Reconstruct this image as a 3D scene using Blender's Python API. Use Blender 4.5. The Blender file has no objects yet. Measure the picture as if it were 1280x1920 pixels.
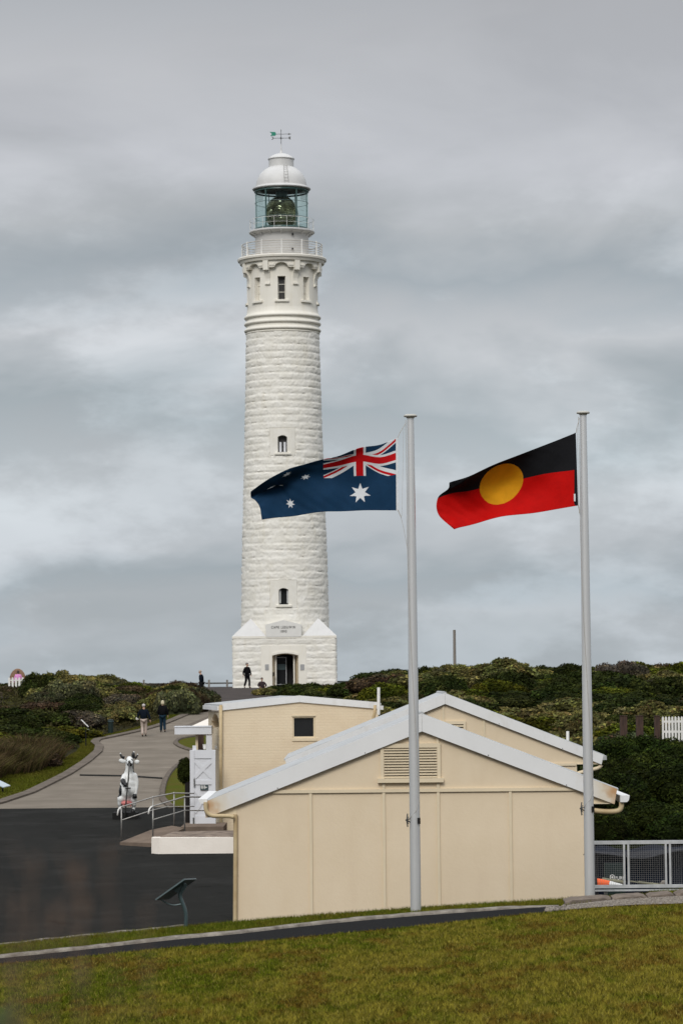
import bpy, bmesh, math, random
import numpy as np
from mathutils import Vector, Matrix, noise, Euler
PI = math.pi
S = bpy.context.scene
COL = S.collection
random.seed(7)
rng = np.random.default_rng(11)

# ------------------------------------------------------------------ camera
F = 5600.0                       # focal length in pixels of the 1280x1920 frame (105 mm)
PITCH = math.atan(320/F); ROLL = 0.0095
fwd = Vector((0, math.cos(PITCH), math.sin(PITCH)))
r0 = Vector((1, 0, 0)); u0 = Vector((0, -math.sin(PITCH), math.cos(PITCH)))
cr = r0*math.cos(ROLL) - u0*math.sin(ROLL)
cu = r0*math.sin(ROLL) + u0*math.cos(ROLL)
cam = bpy.data.cameras.new('camera')
cam.sensor_fit = 'VERTICAL'; cam.sensor_height = 36; cam.sensor_width = 24
cam.lens = F/1920*36
cam.clip_start = 0.3; cam.clip_end = 40000
cam.dof.use_dof = True; cam.dof.focus_distance = 60; cam.dof.aperture_fstop = 5.6
camo = bpy.data.objects.new('camera', cam); COL.objects.link(camo)
M = Matrix((cr, cu, -fwd)).transposed().to_4x4()
camo.matrix_world = M
S.camera = camo

# ------------------------------------------------------------------ sky and sun
SUN_EL, SUN_AZ = math.radians(38), math.radians(194)   # azimuth clockwise from +Y
W = bpy.data.worlds.new('World'); S.world = W; W.use_nodes = True
nt = W.node_tree; nt.nodes.clear()
def wn(t, **k):
    n = nt.nodes.new(t)
    for a, b in k.items(): setattr(n, a, b)
    return n
LK = nt.links.new
sky = wn('ShaderNodeTexSky', sky_type='NISHITA', sun_disc=False, sun_elevation=SUN_EL, sun_rotation=SUN_AZ)
tc = wn('ShaderNodeTexCoord'); mp = wn('ShaderNodeMapping')
mp.inputs['Scale'].default_value = (8, 8, 20)
LK(tc.outputs['Generated'], mp.inputs['Vector'])
n1 = wn('ShaderNodeTexNoise'); n1.inputs['Scale'].default_value = 1.0; n1.inputs['Detail'].default_value = 5; n1.inputs['Roughness'].default_value = .52
n1.inputs['Distortion'].default_value = .35
mp.inputs['Location'].default_value = (5.5, 3.6, 14.2)
LK(mp.outputs[0], n1.inputs['Vector'])
mp2 = wn('ShaderNodeMapping'); mp2.inputs['Scale'].default_value = (12, 12, 27); mp2.inputs['Location'].default_value = (11.1, 0.3, 3.9)
LK(tc.outputs['Generated'], mp2.inputs['Vector'])
n2 = wn('ShaderNodeTexNoise'); n2.inputs['Scale'].default_value = 1.0; n2.inputs['Detail'].default_value = 6; n2.inputs['Roughness'].default_value = .6
LK(mp2.outputs[0], n2.inputs['Vector'])
sep = wn('ShaderNodeSeparateXYZ'); LK(tc.outputs['Generated'], sep.inputs[0])
# elevation bands of the cloud deck, bent by the noise
bend = wn('ShaderNodeMath', operation='MULTIPLY_ADD'); LK(n1.outputs[0], bend.inputs[0]); bend.inputs[1].default_value = .085; 
LK(sep.outputs['Z'], bend.inputs[2])
band = wn('ShaderNodeMapRange'); band.inputs[1].default_value = .042; band.inputs[2].default_value = .282; LK(bend.outputs[0], band.inputs[0])
ramp = wn('ShaderNodeValToRGB'); LK(band.outputs[0], ramp.inputs[0])
cr_ = ramp.color_ramp
stops = [(0, (.32,.355,.385)), (.06, (.345,.375,.405)), (.11, (.30,.34,.375)), (.18, (.375,.40,.43)), (.28, (.375,.40,.425)), (.37, (.30,.335,.36)), (.47, (.42,.435,.455)),
         (.55, (.295,.325,.35)), (.63, (.35,.365,.38)), (.74, (.395,.403,.425)), (.88, (.37,.375,.39)), (1.0, (.30,.31,.325))]
while len(cr_.elements) < len(stops): cr_.elements.new(.5)
for e, (p, c) in zip(cr_.elements, stops): e.position = p; e.color = (*c, 1)
# soft light patches and darker bellies
r1 = wn('ShaderNodeMapRange'); r1.inputs[1].default_value = .33; r1.inputs[2].default_value = .68; r1.inputs[3].default_value = .91; r1.inputs[4].default_value = 1.19
LK(n1.outputs[0], r1.inputs[0])
r2 = wn('ShaderNodeMapRange', interpolation_type='SMOOTHSTEP'); r2.inputs[1].default_value = .47; r2.inputs[2].default_value = .64; r2.inputs[3].default_value = 1.0; r2.inputs[4].default_value = 1.25
LK(n2.outputs[0], r2.inputs[0])
low = wn('ShaderNodeMapRange', interpolation_type='SMOOTHSTEP'); low.inputs[1].default_value = .20; low.inputs[2].default_value = .12; LK(sep.outputs['Z'], low.inputs[0])
r2m = wn('ShaderNodeMix'); LK(low.outputs[0], r2m.inputs[0]); r2m.inputs[2].default_value = 1.0; LK(r2.outputs[0], r2m.inputs[3])
mul = wn('ShaderNodeMath', operation='MULTIPLY'); LK(r1.outputs[0], mul.inputs[0]); LK(r2m.outputs[0], mul.inputs[1])
# overcast luminance rises towards the zenith
zen = wn('ShaderNodeMapRange'); zen.inputs[1].default_value = .24; zen.inputs[2].default_value = 1.0; zen.inputs[3].default_value = 10.0; zen.inputs[4].default_value = 40.0
LK(sep.outputs['Z'], zen.inputs[0])
mul2 = wn('ShaderNodeMath', operation='MULTIPLY'); LK(mul.outputs[0], mul2.inputs[0]); LK(zen.outputs[0], mul2.inputs[1])
vm = wn('ShaderNodeVectorMath', operation='SCALE'); LK(ramp.outputs[0], vm.inputs[0]); LK(mul2.outputs[0], vm.inputs['Scale'])
mx = wn('ShaderNodeMix', data_type='RGBA'); mx.inputs[0].default_value = .96
LK(sky.outputs[0], mx.inputs[6]); LK(vm.outputs[0], mx.inputs[7])
bg = wn('ShaderNodeBackground'); bg.inputs['Strength'].default_value = .1
LK(mx.outputs[2], bg.inputs['Color'])
wo = wn('ShaderNodeOutputWorld'); LK(bg.outputs[0], wo.inputs['Surface'])
sl = bpy.data.lights.new('sun', 'SUN'); sl.energy = 1.5; sl.angle = math.radians(22); sl.color = (1, .965, .91)
so = bpy.data.objects.new('sun', sl); COL.objects.link(so)
sd = Vector((math.sin(SUN_AZ)*math.cos(SUN_EL), math.cos(SUN_AZ)*math.cos(SUN_EL), math.sin(SUN_EL)))
so.rotation_euler = sd.to_track_quat('Z', 'Y').to_euler()
so.location = (0, -20, 40)
S.view_settings.view_transform = 'Standard'; S.view_settings.look = 'None'
S.view_settings.exposure = 0.33; S.view_settings.gamma = 1

# ------------------------------------------------------------------ helpers
def ray(px, py): return fwd + cr*((px-640)/F) + cu*((960-py)/F)
def R(px, py, D):
    d = ray(px, py); return d*(D/d.y)

def hermite(x, xs, ys):
    xs = np.asarray(xs, float); ys = np.asarray(ys, float)
    m = np.gradient(ys, xs) if ys.ndim == 1 else np.gradient(ys, xs, axis=0)
    i = np.clip(np.searchsorted(xs, x, side='right')-1, 0, len(xs)-2)
    h = xs[i+1]-xs[i]; t = (x-xs[i])/h
    t2, t3 = t*t, t*t*t
    if ys.ndim > 1: t, t2, t3, h = (np.asarray(a)[..., None] for a in (t, t2, t3, h))
    return (2*t3-3*t2+1)*ys[i] + (t3-2*t2+t)*h*m[i] + (-2*t3+3*t2)*ys[i+1] + (t3-t2)*h*m[i+1]

def node_mat(name, col, rough=.8, var=.0, vscale=3., col2=None, bump=0., bscale=30., metallic=0., spec=.3, detail=5, stretch=None, trans=0., attr=None, objrand=0., bands=None):
    m = bpy.data.materials.new(name); m.use_nodes = True
    t = m.node_tree; p = t.nodes['Principled BSDF']; L = t.links.new
    p.inputs['Roughness'].default_value = rough; p.inputs['Metallic'].default_value = metallic
    p.inputs['Specular IOR Level'].default_value = spec
    base = None
    tcn = t.nodes.new('ShaderNodeTexCoord'); vec = tcn.outputs['Object']
    if stretch:
        mpn = t.nodes.new('ShaderNodeMapping'); mpn.inputs['Scale'].default_value = stretch
        L(vec, mpn.inputs[0]); vec = mpn.outputs[0]
    if col2 is None: col2 = tuple(c*(1-var) for c in col)
    if col2 != tuple(col):
        nz = t.nodes.new('ShaderNodeTexNoise'); nz.inputs['Scale'].default_value = vscale; nz.inputs['Detail'].default_value = detail
        nz.inputs['Roughness'].default_value = .62
        L(vec, nz.inputs['Vector'])
        mr = t.nodes.new('ShaderNodeMapRange'); mr.inputs[1].default_value = .36; mr.inputs[2].default_value = .64; L(nz.outputs[0], mr.inputs[0])
        mix = t.nodes.new('ShaderNodeMix'); mix.data_type = 'RGBA'
        mix.inputs[6].default_value = (*col, 1); mix.inputs[7].default_value = (*col2, 1); L(mr.outputs[0], mix.inputs[0])
        base = mix.outputs[2]
    if attr:
        at = t.nodes.new('ShaderNodeAttribute'); at.attribute_name = attr
        mm = t.nodes.new('ShaderNodeMix'); mm.data_type = 'RGBA'; mm.blend_type = 'MULTIPLY'; mm.inputs[0].default_value = 1
        if base: L(base, mm.inputs[6])
        else: mm.inputs[6].default_value = (*col, 1)
        L(at.outputs['Color'], mm.inputs[7]); base = mm.outputs[2]
    if objrand:
        oi = t.nodes.new('ShaderNodeObjectInfo'); mr2 = t.nodes.new('ShaderNodeMapRange')
        mr2.inputs[3].default_value = 1-objrand; mr2.inputs[4].default_value = 1+objrand; L(oi.outputs['Random'], mr2.inputs[0])
        hs = t.nodes.new('ShaderNodeHueSaturation'); L(mr2.outputs[0], hs.inputs['Value'])
        mr3 = t.nodes.new('ShaderNodeMapRange'); mr3.inputs[3].default_value = .5-.05*objrand; mr3.inputs[4].default_value = .5+.05*objrand
        w = t.nodes.new('ShaderNodeMath'); w.operation = 'FRACT'; w2 = t.nodes.new('ShaderNodeMath'); w2.operation = 'MULTIPLY'; w2.inputs[1].default_value = 7.31
        L(oi.outputs['Random'], w2.inputs[0]); L(w2.outputs[0], w.inputs[0]); L(w.outputs[0], mr3.inputs[0]); L(mr3.outputs[0], hs.inputs['Hue'])
        if base: L(base, hs.inputs['Color'])
        else: hs.inputs['Color'].default_value = (*col, 1)
        base = hs.outputs[0]
    if base: L(base, p.inputs['Base Color'])
    else: p.inputs['Base Color'].default_value = (*col, 1)
    if bump:
        nb = t.nodes.new('ShaderNodeTexNoise'); nb.inputs['Scale'].default_value = bscale; nb.inputs['Detail'].default_value = 4
        L(vec, nb.inputs['Vector'])
        bp = t.nodes.new('ShaderNodeBump'); bp.inputs['Strength'].default_value = 1; bp.inputs['Distance'].default_value = bump
        L(nb.outputs[0], bp.inputs['Height']); L(bp.outputs[0], p.inputs['Normal'])
    if trans:
        tr = t.nodes.new('ShaderNodeBsdfTranslucent'); ms = t.nodes.new('ShaderNodeMixShader'); ms.inputs[0].default_value = trans
        if base: L(base, tr.inputs[0])
        else: tr.inputs[0].default_value = (*col, 1)
        out = t.nodes['Material Output']
        L(p.outputs[0], ms.inputs[1]); L(tr.outputs[0], ms.inputs[2]); L(ms.outputs[0], out.inputs[0])
    return m

ORG = {}
def tag(o, label=None, cat=None, group=None, kind=None):
    if label: o['label'] = label
    if cat: o['category'] = cat
    if group: o['group'] = group
    if kind: o['kind'] = kind
    return o
def thing(name, loc, label, cat, group=None):
    o = bpy.data.objects.new(name, None); COL.objects.link(o); o.empty_display_size = .2
    o.location = loc; ORG[o.name] = Vector(loc)
    return tag(o, label, cat, group)

class MB:
    def __init__(s, xf=None): s.v = []; s.f = []; s.m = []; s.xf = xf
    def add(s, vs, fs, m=0):
        b = len(s.v)
        if s.xf is not None: vs = [s.xf @ Vector(v) for v in vs]
        s.v += [tuple(v) for v in vs]; s.f += [tuple(i+b for i in f) for f in fs]; s.m += [m]*len(fs); return s
    def box(s, a, b, m=0, rot=None, piv=None):
        x0, y0, z0 = a; x1, y1, z1 = b
        vs = [Vector(p) for p in ((x0,y0,z0),(x1,y0,z0),(x1,y1,z0),(x0,y1,z0),(x0,y0,z1),(x1,y0,z1),(x1,y1,z1),(x0,y1,z1))]
        if rot is not None:
            c = Vector(piv) if piv is not None else (Vector(a)+Vector(b))/2
            vs = [c + rot @ (v-c) for v in vs]
        return s.add(vs, [(0,3,2,1),(4,5,6,7),(0,1,5,4),(1,2,6,5),(2,3,7,6),(3,0,4,7)], m)
    def prism(s, poly, y0, y1, m=0):          # polygon in xz, extruded along y
        n = len(poly)
        vs = [(x, y0, z) for x, z in poly] + [(x, y1, z) for x, z in poly]
        fs = [tuple(range(n)), tuple(range(2*n-1, n-1, -1))] + [(i, i+n, (i+1) % n+n, (i+1) % n) for i in range(n)]
        return s.add(vs, fs, m)
    def zprism(s, poly, z0, z1, m=0):
        n = len(poly)
        vs = [(x, y, z0) for x, y in poly] + [(x, y, z1) for x, y in poly]
        fs = [tuple(range(n-1, -1, -1)), tuple(range(n, 2*n))] + [(i, (i+1) % n, (i+1) % n+n, i+n) for i in range(n)]
        return s.add(vs, fs, m)
    def tube(s, pts, rad, n=10, m=0, cap=True):
        pts = [Vector(p) for p in pts]
        if not hasattr(rad, '__len__'): rad = [rad]*len(pts)
        vs, fs = [], []
        T0 = None; X = None
        for i, p in enumerate(pts):
            if i == 0: T = pts[1]-p
            elif i == len(pts)-1: T = p-pts[i-1]
            else: T = (pts[i+1]-p).normalized() + (p-pts[i-1]).normalized()
            T.normalize()
            if X is None:
                X = T.orthogonal().normalized()
            else:
                X = (X - T*X.dot(T)).normalized()
            Y = T.cross(X)
            for k in range(n):
                a = 2*PI*k/n; vs.append(p + (X*math.cos(a)+Y*math.sin(a))*rad[i])
        for i in range(len(pts)-1):
            for k in range(n):
                k2 = (k+1) % n; fs.append((i*n+k, i*n+k2, (i+1)*n+k2, (i+1)*n+k))
        if cap:
            fs.append(tuple(range(n-1, -1, -1))); fs.append(tuple((len(pts)-1)*n+k for k in range(n)))
        return s.add(vs, fs, m)
    def lathe(s, prof, c, n=48, m=0, a0=0, a1=2*PI, sx=1, sy=1):       # prof [(r,z)], centre c (x,y)
        vs, fs = [], []
        full = abs(a1-a0-2*PI) < 1e-6; nn = n if full else n+1
        for r_, z_ in prof:
            for k in range(nn):
                a = a0+(a1-a0)*k/n; vs.append((c[0]+r_*math.cos(a)*sx, c[1]+r_*math.sin(a)*sy, z_))
        for i in range(len(prof)-1):
            for k in range(n):
                k2 = (k+1) % nn; fs.append((i*nn+k, i*nn+k2, (i+1)*nn+k2, (i+1)*nn+k))
        return s.add(vs, fs, m)
    def ell(s, c, r, m=0, seg=14, rings=9, rot=None):
        vs, fs = [], []
        c = Vector(c)
        if not hasattr(r, '__len__'): r = (r, r, r)
        for i in range(rings+1):
            th = PI*i/rings
            for k in range(seg):
                a = 2*PI*k/seg; v = Vector((r[0]*math.sin(th)*math.cos(a), r[1]*math.sin(th)*math.sin(a), r[2]*math.cos(th)))
                vs.append(c + (rot @ v if rot else v))
        for i in range(rings):
            for k in range(seg):
                k2 = (k+1) % seg; fs.append((i*seg+k, (i+1)*seg+k, (i+1)*seg+k2, i*seg+k2))
        return s.add(vs, fs, m)
    def build(s, name, mats, parent=None, org=None, smooth=False, auto=None):
        if not isinstance(mats, (list, tuple)): mats = [mats]
        o_ = ORG[parent.name] if parent else Vector(org if org is not None else (0, 0, 0))
        me = bpy.data.meshes.new(name)
        me.from_pydata([(v[0]-o_[0], v[1]-o_[1], v[2]-o_[2]) for v in s.v], [], s.f)
        for mm in mats: me.materials.append(mm)
        me.polygons.foreach_set('material_index', s.m)
        if smooth: me.polygons.foreach_set('use_smooth', [True]*len(me.polygons))
        bm = bmesh.new(); bm.from_mesh(me); bmesh.ops.remove_doubles(bm, verts=bm.verts, dist=1e-5)
        bmesh.ops.recalc_face_normals(bm, faces=bm.faces)
        bm.to_mesh(me); bm.free()
        if auto: me.set_sharp_from_angle(angle=math.radians(auto))
        o = bpy.data.objects.new(name, me); COL.objects.link(o); ORG[o.name] = o_.copy()
        if parent: o.parent = parent
        else: o.location = o_
        return o

def np_mesh(name, V, Fq, mats, attrs=None, mi=None, org=None, parent=None, smooth=False):
    me = bpy.data.meshes.new(name)
    V = np.asarray(V, np.float32); k = Fq.shape[1]
    if org is not None: V = V - np.asarray(org, np.float32)
    me.vertices.add(len(V)); me.vertices.foreach_set('co', V.ravel())
    me.loops.add(Fq.size); me.loops.foreach_set('vertex_index', Fq.astype(np.int32).ravel())
    me.polygons.add(len(Fq)); me.polygons.foreach_set('loop_start', np.arange(len(Fq), dtype=np.int32)*k)
    for mm in mats: me.materials.append(mm)
    if mi is not None: me.polygons.foreach_set('material_index', np.asarray(mi, np.int32))
    if smooth: me.polygons.foreach_set('use_smooth', np.ones(len(Fq), bool))
    me.update(calc_edges=True)
    if attrs is not None:
        a = me.attributes.new('tint', 'FLOAT_COLOR', 'POINT')
        c = np.ones((len(V), 4), np.float32); c[:, :3] = attrs; a.data.foreach_set('color', c.ravel())
    o = bpy.data.objects.new(name, me); COL.objects.link(o)
    ORG[o.name] = Vector(org) if org is not None else Vector((0, 0, 0))
    if parent: o.parent = parent
    elif org is not None: o.location = org
    return o

def copy_tree(o, parent=None, **tags):
    c = o.copy(); COL.objects.link(c); c.parent = parent
    for ch in o.children: copy_tree(ch, c)
    for a, b in tags.items(): c[a] = b
    return c

def text_mesh(txt, size, spacing=1.0):
    cv = bpy.data.curves.new('lettering', 'FONT'); cv.body = txt; cv.size = size; cv.align_x = 'CENTER'; cv.align_y = 'CENTER'
    cv.extrude = .008; cv.space_character = spacing; cv.offset = size*.012
    o = bpy.data.objects.new('lettering', cv); COL.objects.link(o)
    dg = bpy.context.evaluated_depsgraph_get(); me = bpy.data.meshes.new_from_object(o.evaluated_get(dg))
    vs = [v.co.copy() for v in me.vertices]; fs = [tuple(p.vertices) for p in me.polygons]
    bpy.data.objects.remove(o); bpy.data.curves.remove(cv); bpy.data.meshes.remove(me)
    return vs, fs

def skin_mesh(chains, sub=1):
    """chains: list of lists of (key, co, r) ; repeated key joins.  Returns verts, faces of one skinned surface."""
    keys, vs, rs, es = {}, [], [], []
    for ch in chains:
        prev = None
        for it in ch:
            k = it[0]
            if k not in keys:
                keys[k] = len(vs); vs.append(it[1]); r_ = it[2]; rs.append(r_ if hasattr(r_, '__len__') else (r_, r_))
            i = keys[k]
            if prev is not None: es.append((prev, i))
            prev = i
    me = bpy.data.meshes.new('t'); me.from_pydata([tuple(v) for v in vs], es, [])
    o = bpy.data.objects.new('t', me); COL.objects.link(o)
    md = o.modifiers.new('s', 'SKIN')
    if not me.skin_vertices:
        bm = bmesh.new(); bm.from_mesh(me); bm.verts.layers.skin.verify(); bm.to_mesh(me); bm.free()
    for i, r_ in enumerate(rs):
        me.skin_vertices[0].data[i].radius = r_
        me.skin_vertices[0].data[i].use_root = (i == 0)
    s2 = o.modifiers.new('u', 'SUBSURF'); s2.levels = sub; s2.render_levels = sub
    dg = bpy.context.evaluated_depsgraph_get(); dg.update()
    m2 = bpy.data.meshes.new_from_object(o.evaluated_get(dg))
    V = [v.co.copy() for v in m2.vertices]; Fc = [tuple(p.vertices) for p in m2.polygons]
    bpy.data.objects.remove(o); bpy.data.meshes.remove(me); bpy.data.meshes.remove(m2)
    return V, Fc

# ------------------------------------------------------------------ materials
MT = {}
MT['white_stone'] = node_mat('white_stone', (.755,.735,.685), .75, col2=(.69,.665,.60), vscale=1.1, bump=.012, bscale=9, detail=8, spec=.25)
MT['white_smooth'] = node_mat('white_smooth', (.77,.74,.67), .6, col2=(.72,.69,.615), vscale=.7, spec=.3)
MT['dome_white'] = node_mat('dome_white', (.57,.565,.555), .5, col2=(.53,.525,.515), vscale=1.4, spec=.45)
MT['lantern_green'] = node_mat('lantern_green', (.03,.075,.07), .4, spec=.5)
MT['vane_green'] = node_mat('vane_green', (.02,.22,.15), .5)
MT['iron_dark'] = node_mat('iron_dark', (.10,.10,.095), .5, metallic=.4)
MT['rail_white'] = node_mat('rail_white', (.74,.73,.70), .5, var=.12, vscale=2)
MT['optic'] = node_mat('optic', (.30,.29,.16), .10, col2=(.05,.052,.03), vscale=1.2, spec=1, metallic=.6)
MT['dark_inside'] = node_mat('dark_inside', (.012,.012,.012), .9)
MT['plaque'] = node_mat('plaque', (.33,.33,.33), .5, var=.1)
MT['letter'] = node_mat('letter', (.02,.02,.02), .7)
MT['cream'] = node_mat('cream', (.68,.565,.41), .82, col2=(.645,.53,.375), vscale=.7, bump=.003, bscale=14, spec=.2)
MT['cream_trim'] = node_mat('cream_trim', (.67,.565,.40), .6, var=.06, vscale=2)
MT['barge_white'] = node_mat('barge_white', (.69,.69,.685), .55, col2=(.655,.655,.65), vscale=1.0, spec=.35)
MT['zinc'] = node_mat('zinc', (.50,.51,.51), .45, var=.2, vscale=2, metallic=.5)
MT['pipe_cream'] = node_mat('pipe_cream', (.50,.40,.24), .5, col2=(.42,.31,.17), vscale=3)
MT['white_paint'] = node_mat('white_paint', (.62,.63,.66), .5, var=.05, vscale=1.5)
MT['pole_metal'] = node_mat('pole_metal', (.66,.66,.66), .33, var=.06, vscale=1.3, metallic=.5, spec=.5, stretch=(1,1,.3))
MT['cap'] = node_mat('cap', (.45,.44,.40), .6)
MT['steel'] = node_mat('steel', (.36,.35,.33), .42, var=.3, vscale=5, metallic=.5)
MT['galv'] = node_mat('galv', (.50,.51,.515), .5, var=.2, vscale=8, metallic=.25); MT['wire'] = node_mat('wire', (.20,.20,.20), .6, metallic=.3)
MT['rope'] = node_mat('rope', (.42,.40,.37), .9)
MT['black'] = node_mat('black', (.010,.010,.010), .7, spec=.15)
MT['asphalt'] = node_mat('asphalt', (.0195,.0195,.0180), .95, col2=(.0150,.015,.0140), vscale=.35, bump=.004, bscale=40, detail=8, stretch=(1,.4,1), spec=.02)
MT['old_path'] = node_mat('old_path', (.192,.165,.135), .9, col2=(.148,.128,.104), vscale=.45, bump=.004, bscale=20, detail=9, spec=.02)
MT['apron'] = node_mat('apron', (.072,.062,.058), .9, col2=(.055,.048,.045), vscale=.6, spec=.02)
MT['kerb_grey'] = node_mat('kerb_grey', (.155,.13,.108), .9, col2=(.105,.09,.075), vscale=1.5, bump=.01, bscale=12, spec=.02)
MT['kerb_stone'] = node_mat('kerb_stone', (.27,.245,.21), .95, col2=(.12,.105,.09), vscale=5, bump=.02, bscale=18, detail=8, spec=.02)
MT['kerb_block'] = node_mat('kerb_block', (.20,.165,.135), .95, col2=(.12,.10,.085), vscale=5, bump=.015, bscale=25, detail=8, spec=.02)
MT['gravel'] = node_mat('gravel', (.30,.265,.225), .95, col2=(.13,.115,.10), vscale=30, bump=.02, bscale=40, spec=.02)
MT['new_asphalt'] = node_mat('new_asphalt', (.020,.020,.021), .9, col2=(.011,.011,.011), vscale=60, bump=.01, bscale=60, detail=3, spec=.02)
MT['lawn_soil'] = node_mat('lawn_soil', (.035,.030,.003), .95, col2=(.03,.022,.006), vscale=2.5, spec=.03)
MT['verge'] = node_mat('verge', (.10,.115,.03), .95, col2=(.13,.10,.05), vscale=.5, bump=.03, bscale=6)
MT['verge_green'] = node_mat('verge_green', (.060,.072,.008), .95, col2=(.075,.066,.012), vscale=1.1, bump=.03, bscale=8, spec=.02)
MT['scrub_soil'] = node_mat('scrub_soil', (.030,.025,.013), .98, col2=(.02,.02,.009), vscale=.5, spec=.02)
MT['sea'] = node_mat('sea', (.06,.09,.10), .25, col2=(.08,.11,.12), vscale=.02, bump=.3, bscale=.15)
MT['concrete'] = node_mat('concrete', (.74,.685,.62), .9, col2=(.68,.625,.56), vscale=1.4, bump=.004, bscale=20, spec=.02)
MT['ramp_brown'] = node_mat('ramp_brown', (.175,.135,.105), .9, col2=(.13,.10,.08), vscale=2, spec=.02)
MT['dirty_top'] = node_mat('dirty_top', (.26,.21,.17), .9, col2=(.12,.095,.08), vscale=3, spec=.02)
MT['timber'] = node_mat('timber', (.24,.22,.20), .9, col2=(.15,.135,.12), vscale=3, stretch=(6,6,.6))
MT['timber_red'] = node_mat('timber_red', (.075,.045,.033), .9, col2=(.04,.025,.02), vscale=3, stretch=(4,4,.7))
MT['sign_teal'] = node_mat('sign_teal', (.055,.085,.09), .35, var=.15, vscale=4, metallic=.3, spec=.5)
MT['sign_face'] = node_mat('sign_face', (.48,.54,.58), .3, col2=(.40,.47,.52), vscale=6)
MT['bin_green'] = node_mat('bin_green', (.007,.017,.015), .5)
MT['orange'] = node_mat('orange', (.85,.12,.015), .5)
MT['reflect'] = node_mat('reflect', (.75,.75,.73), .4)
MT['tarp'] = node_mat('tarp', (.008,.012,.024), .8, col2=(.004,.006,.012), vscale=2, bump=.05, bscale=3, spec=.04)
MT['net'] = node_mat('net', (.035,.036,.042), .8, spec=.1, var=.4, vscale=5, bump=.05, bscale=5)
MT['wood_pale'] = node_mat('wood_pale', (.24,.23,.15), .8, var=.3, vscale=4)
MT['tablet'] = node_mat('tablet', (.16,.13,.10), .8, var=.5, vscale=8)

def brick_mat():
    m = bpy.data.materials.new('painted_brick'); m.use_nodes = True
    t = m.node_tree; p = t.nodes['Principled BSDF']; L = t.links.new
    p.inputs['Roughness'].default_value = .75
    tcn = t.nodes.new('ShaderNodeTexCoord')
    sp = t.nodes.new('ShaderNodeSeparateXYZ'); cb = t.nodes.new('ShaderNodeCombineXYZ'); L(tcn.outputs['Object'], sp.inputs[0])
    ad = t.nodes.new('ShaderNodeMath'); L(sp.outputs[0], ad.inputs[0]); L(sp.outputs[1], ad.inputs[1]); L(ad.outputs[0], cb.inputs[0]); L(sp.outputs[2], cb.inputs[1])
    b = t.nodes.new('ShaderNodeTexBrick'); L(cb.outputs[0], b.inputs['Vector']); b.inputs['Scale'].default_value = 1
    b.inputs['Brick Width'].default_value = .24; b.inputs['Row Height'].default_value = .086; b.inputs['Mortar Size'].default_value = .010; b.inputs['Mortar Smooth'].default_value = .5
    b.inputs['Color1'].default_value = (.69,.575,.41,1); b.inputs['Color2'].default_value = (.68,.563,.40,1); b.inputs['Mortar'].default_value = (.675,.558,.395,1)
    nz = t.nodes.new('ShaderNodeTexNoise'); nz.inputs['Scale'].default_value = 1.3; nz.inputs['Detail'].default_value = 6; L(tcn.outputs['Object'], nz.inputs[0])
    mm = t.nodes.new('ShaderNodeMix'); mm.data_type = 'RGBA'; mm.blend_type = 'MULTIPLY'; mr = t.nodes.new('ShaderNodeMapRange')
    mr.inputs[1].default_value = .45; mr.inputs[2].default_value = .75; mr.inputs[4].default_value = .5; L(nz.outputs[0], mr.inputs[0]); L(mr.outputs[0], mm.inputs[0])
    L(b.outputs[0], mm.inputs[6]); mm.inputs[7].default_value = (.86,.82,.78,1); L(mm.outputs[2], p.inputs['Base Color'])
    bp = t.nodes.new('ShaderNodeBump'); bp.inputs['Distance'].default_value = .0018; bp.invert = True; L(b.outputs['Fac'], bp.inputs['Height']); L(bp.outputs[0], p.inputs['Normal'])
    return m
MT['brick'] = brick_mat()

def weather(m, amt, col, sx, sz, lo=.52, hi=.75):
    t = m.node_tree; p = t.nodes['Principled BSDF']; L = t.links.new; src = p.inputs['Base Color'].links[0].from_socket
    tcn = [n for n in t.nodes if n.type == 'TEX_COORD'][0]; mpn = t.nodes.new('ShaderNodeMapping'); mpn.inputs['Scale'].default_value = (sx, sx, sz); L(tcn.outputs['Object'], mpn.inputs[0])
    nz = t.nodes.new('ShaderNodeTexNoise'); nz.inputs['Scale'].default_value = 1; nz.inputs['Detail'].default_value = 8; nz.inputs['Roughness'].default_value = .65; L(mpn.outputs[0], nz.inputs[0])
    mr = t.nodes.new('ShaderNodeMapRange'); mr.inputs[1].default_value = lo; mr.inputs[2].default_value = hi; mr.inputs[4].default_value = amt; L(nz.outputs[0], mr.inputs[0])
    mx_ = t.nodes.new('ShaderNodeMix'); mx_.data_type = 'RGBA'; L(mr.outputs[0], mx_.inputs[0]); L(src, mx_.inputs[6]); mx_.inputs[7].default_value = (*col, 1); L(mx_.outputs[2], p.inputs['Base Color'])
weather(MT['cream'], .22, (.55,.43,.30), 2.2, .5); weather(MT['cream'], .35, (.72,.62,.47), .9, .7)
weather(MT['barge_white'], .5, (.54,.52,.47), 4, 2); weather(MT['white_stone'], .5, (.60,.555,.45), 1.6, .35, .55, .72); weather(MT['white_smooth'], .45, (.62,.56,.44), 2.5, .4)
weather(MT['asphalt'], .6, (.028,.0275,.026), .5, .5, .50, .62); weather(MT['asphalt'], .7, (.010,.010,.009), 1.2, 1, .60, .64)
weather(MT['old_path'], .6, (.12,.098,.08), 1.0, 1, .56, .66); weather(MT['old_path'], .5, (.26,.225,.185), .4, 1, .55, .7)
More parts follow.
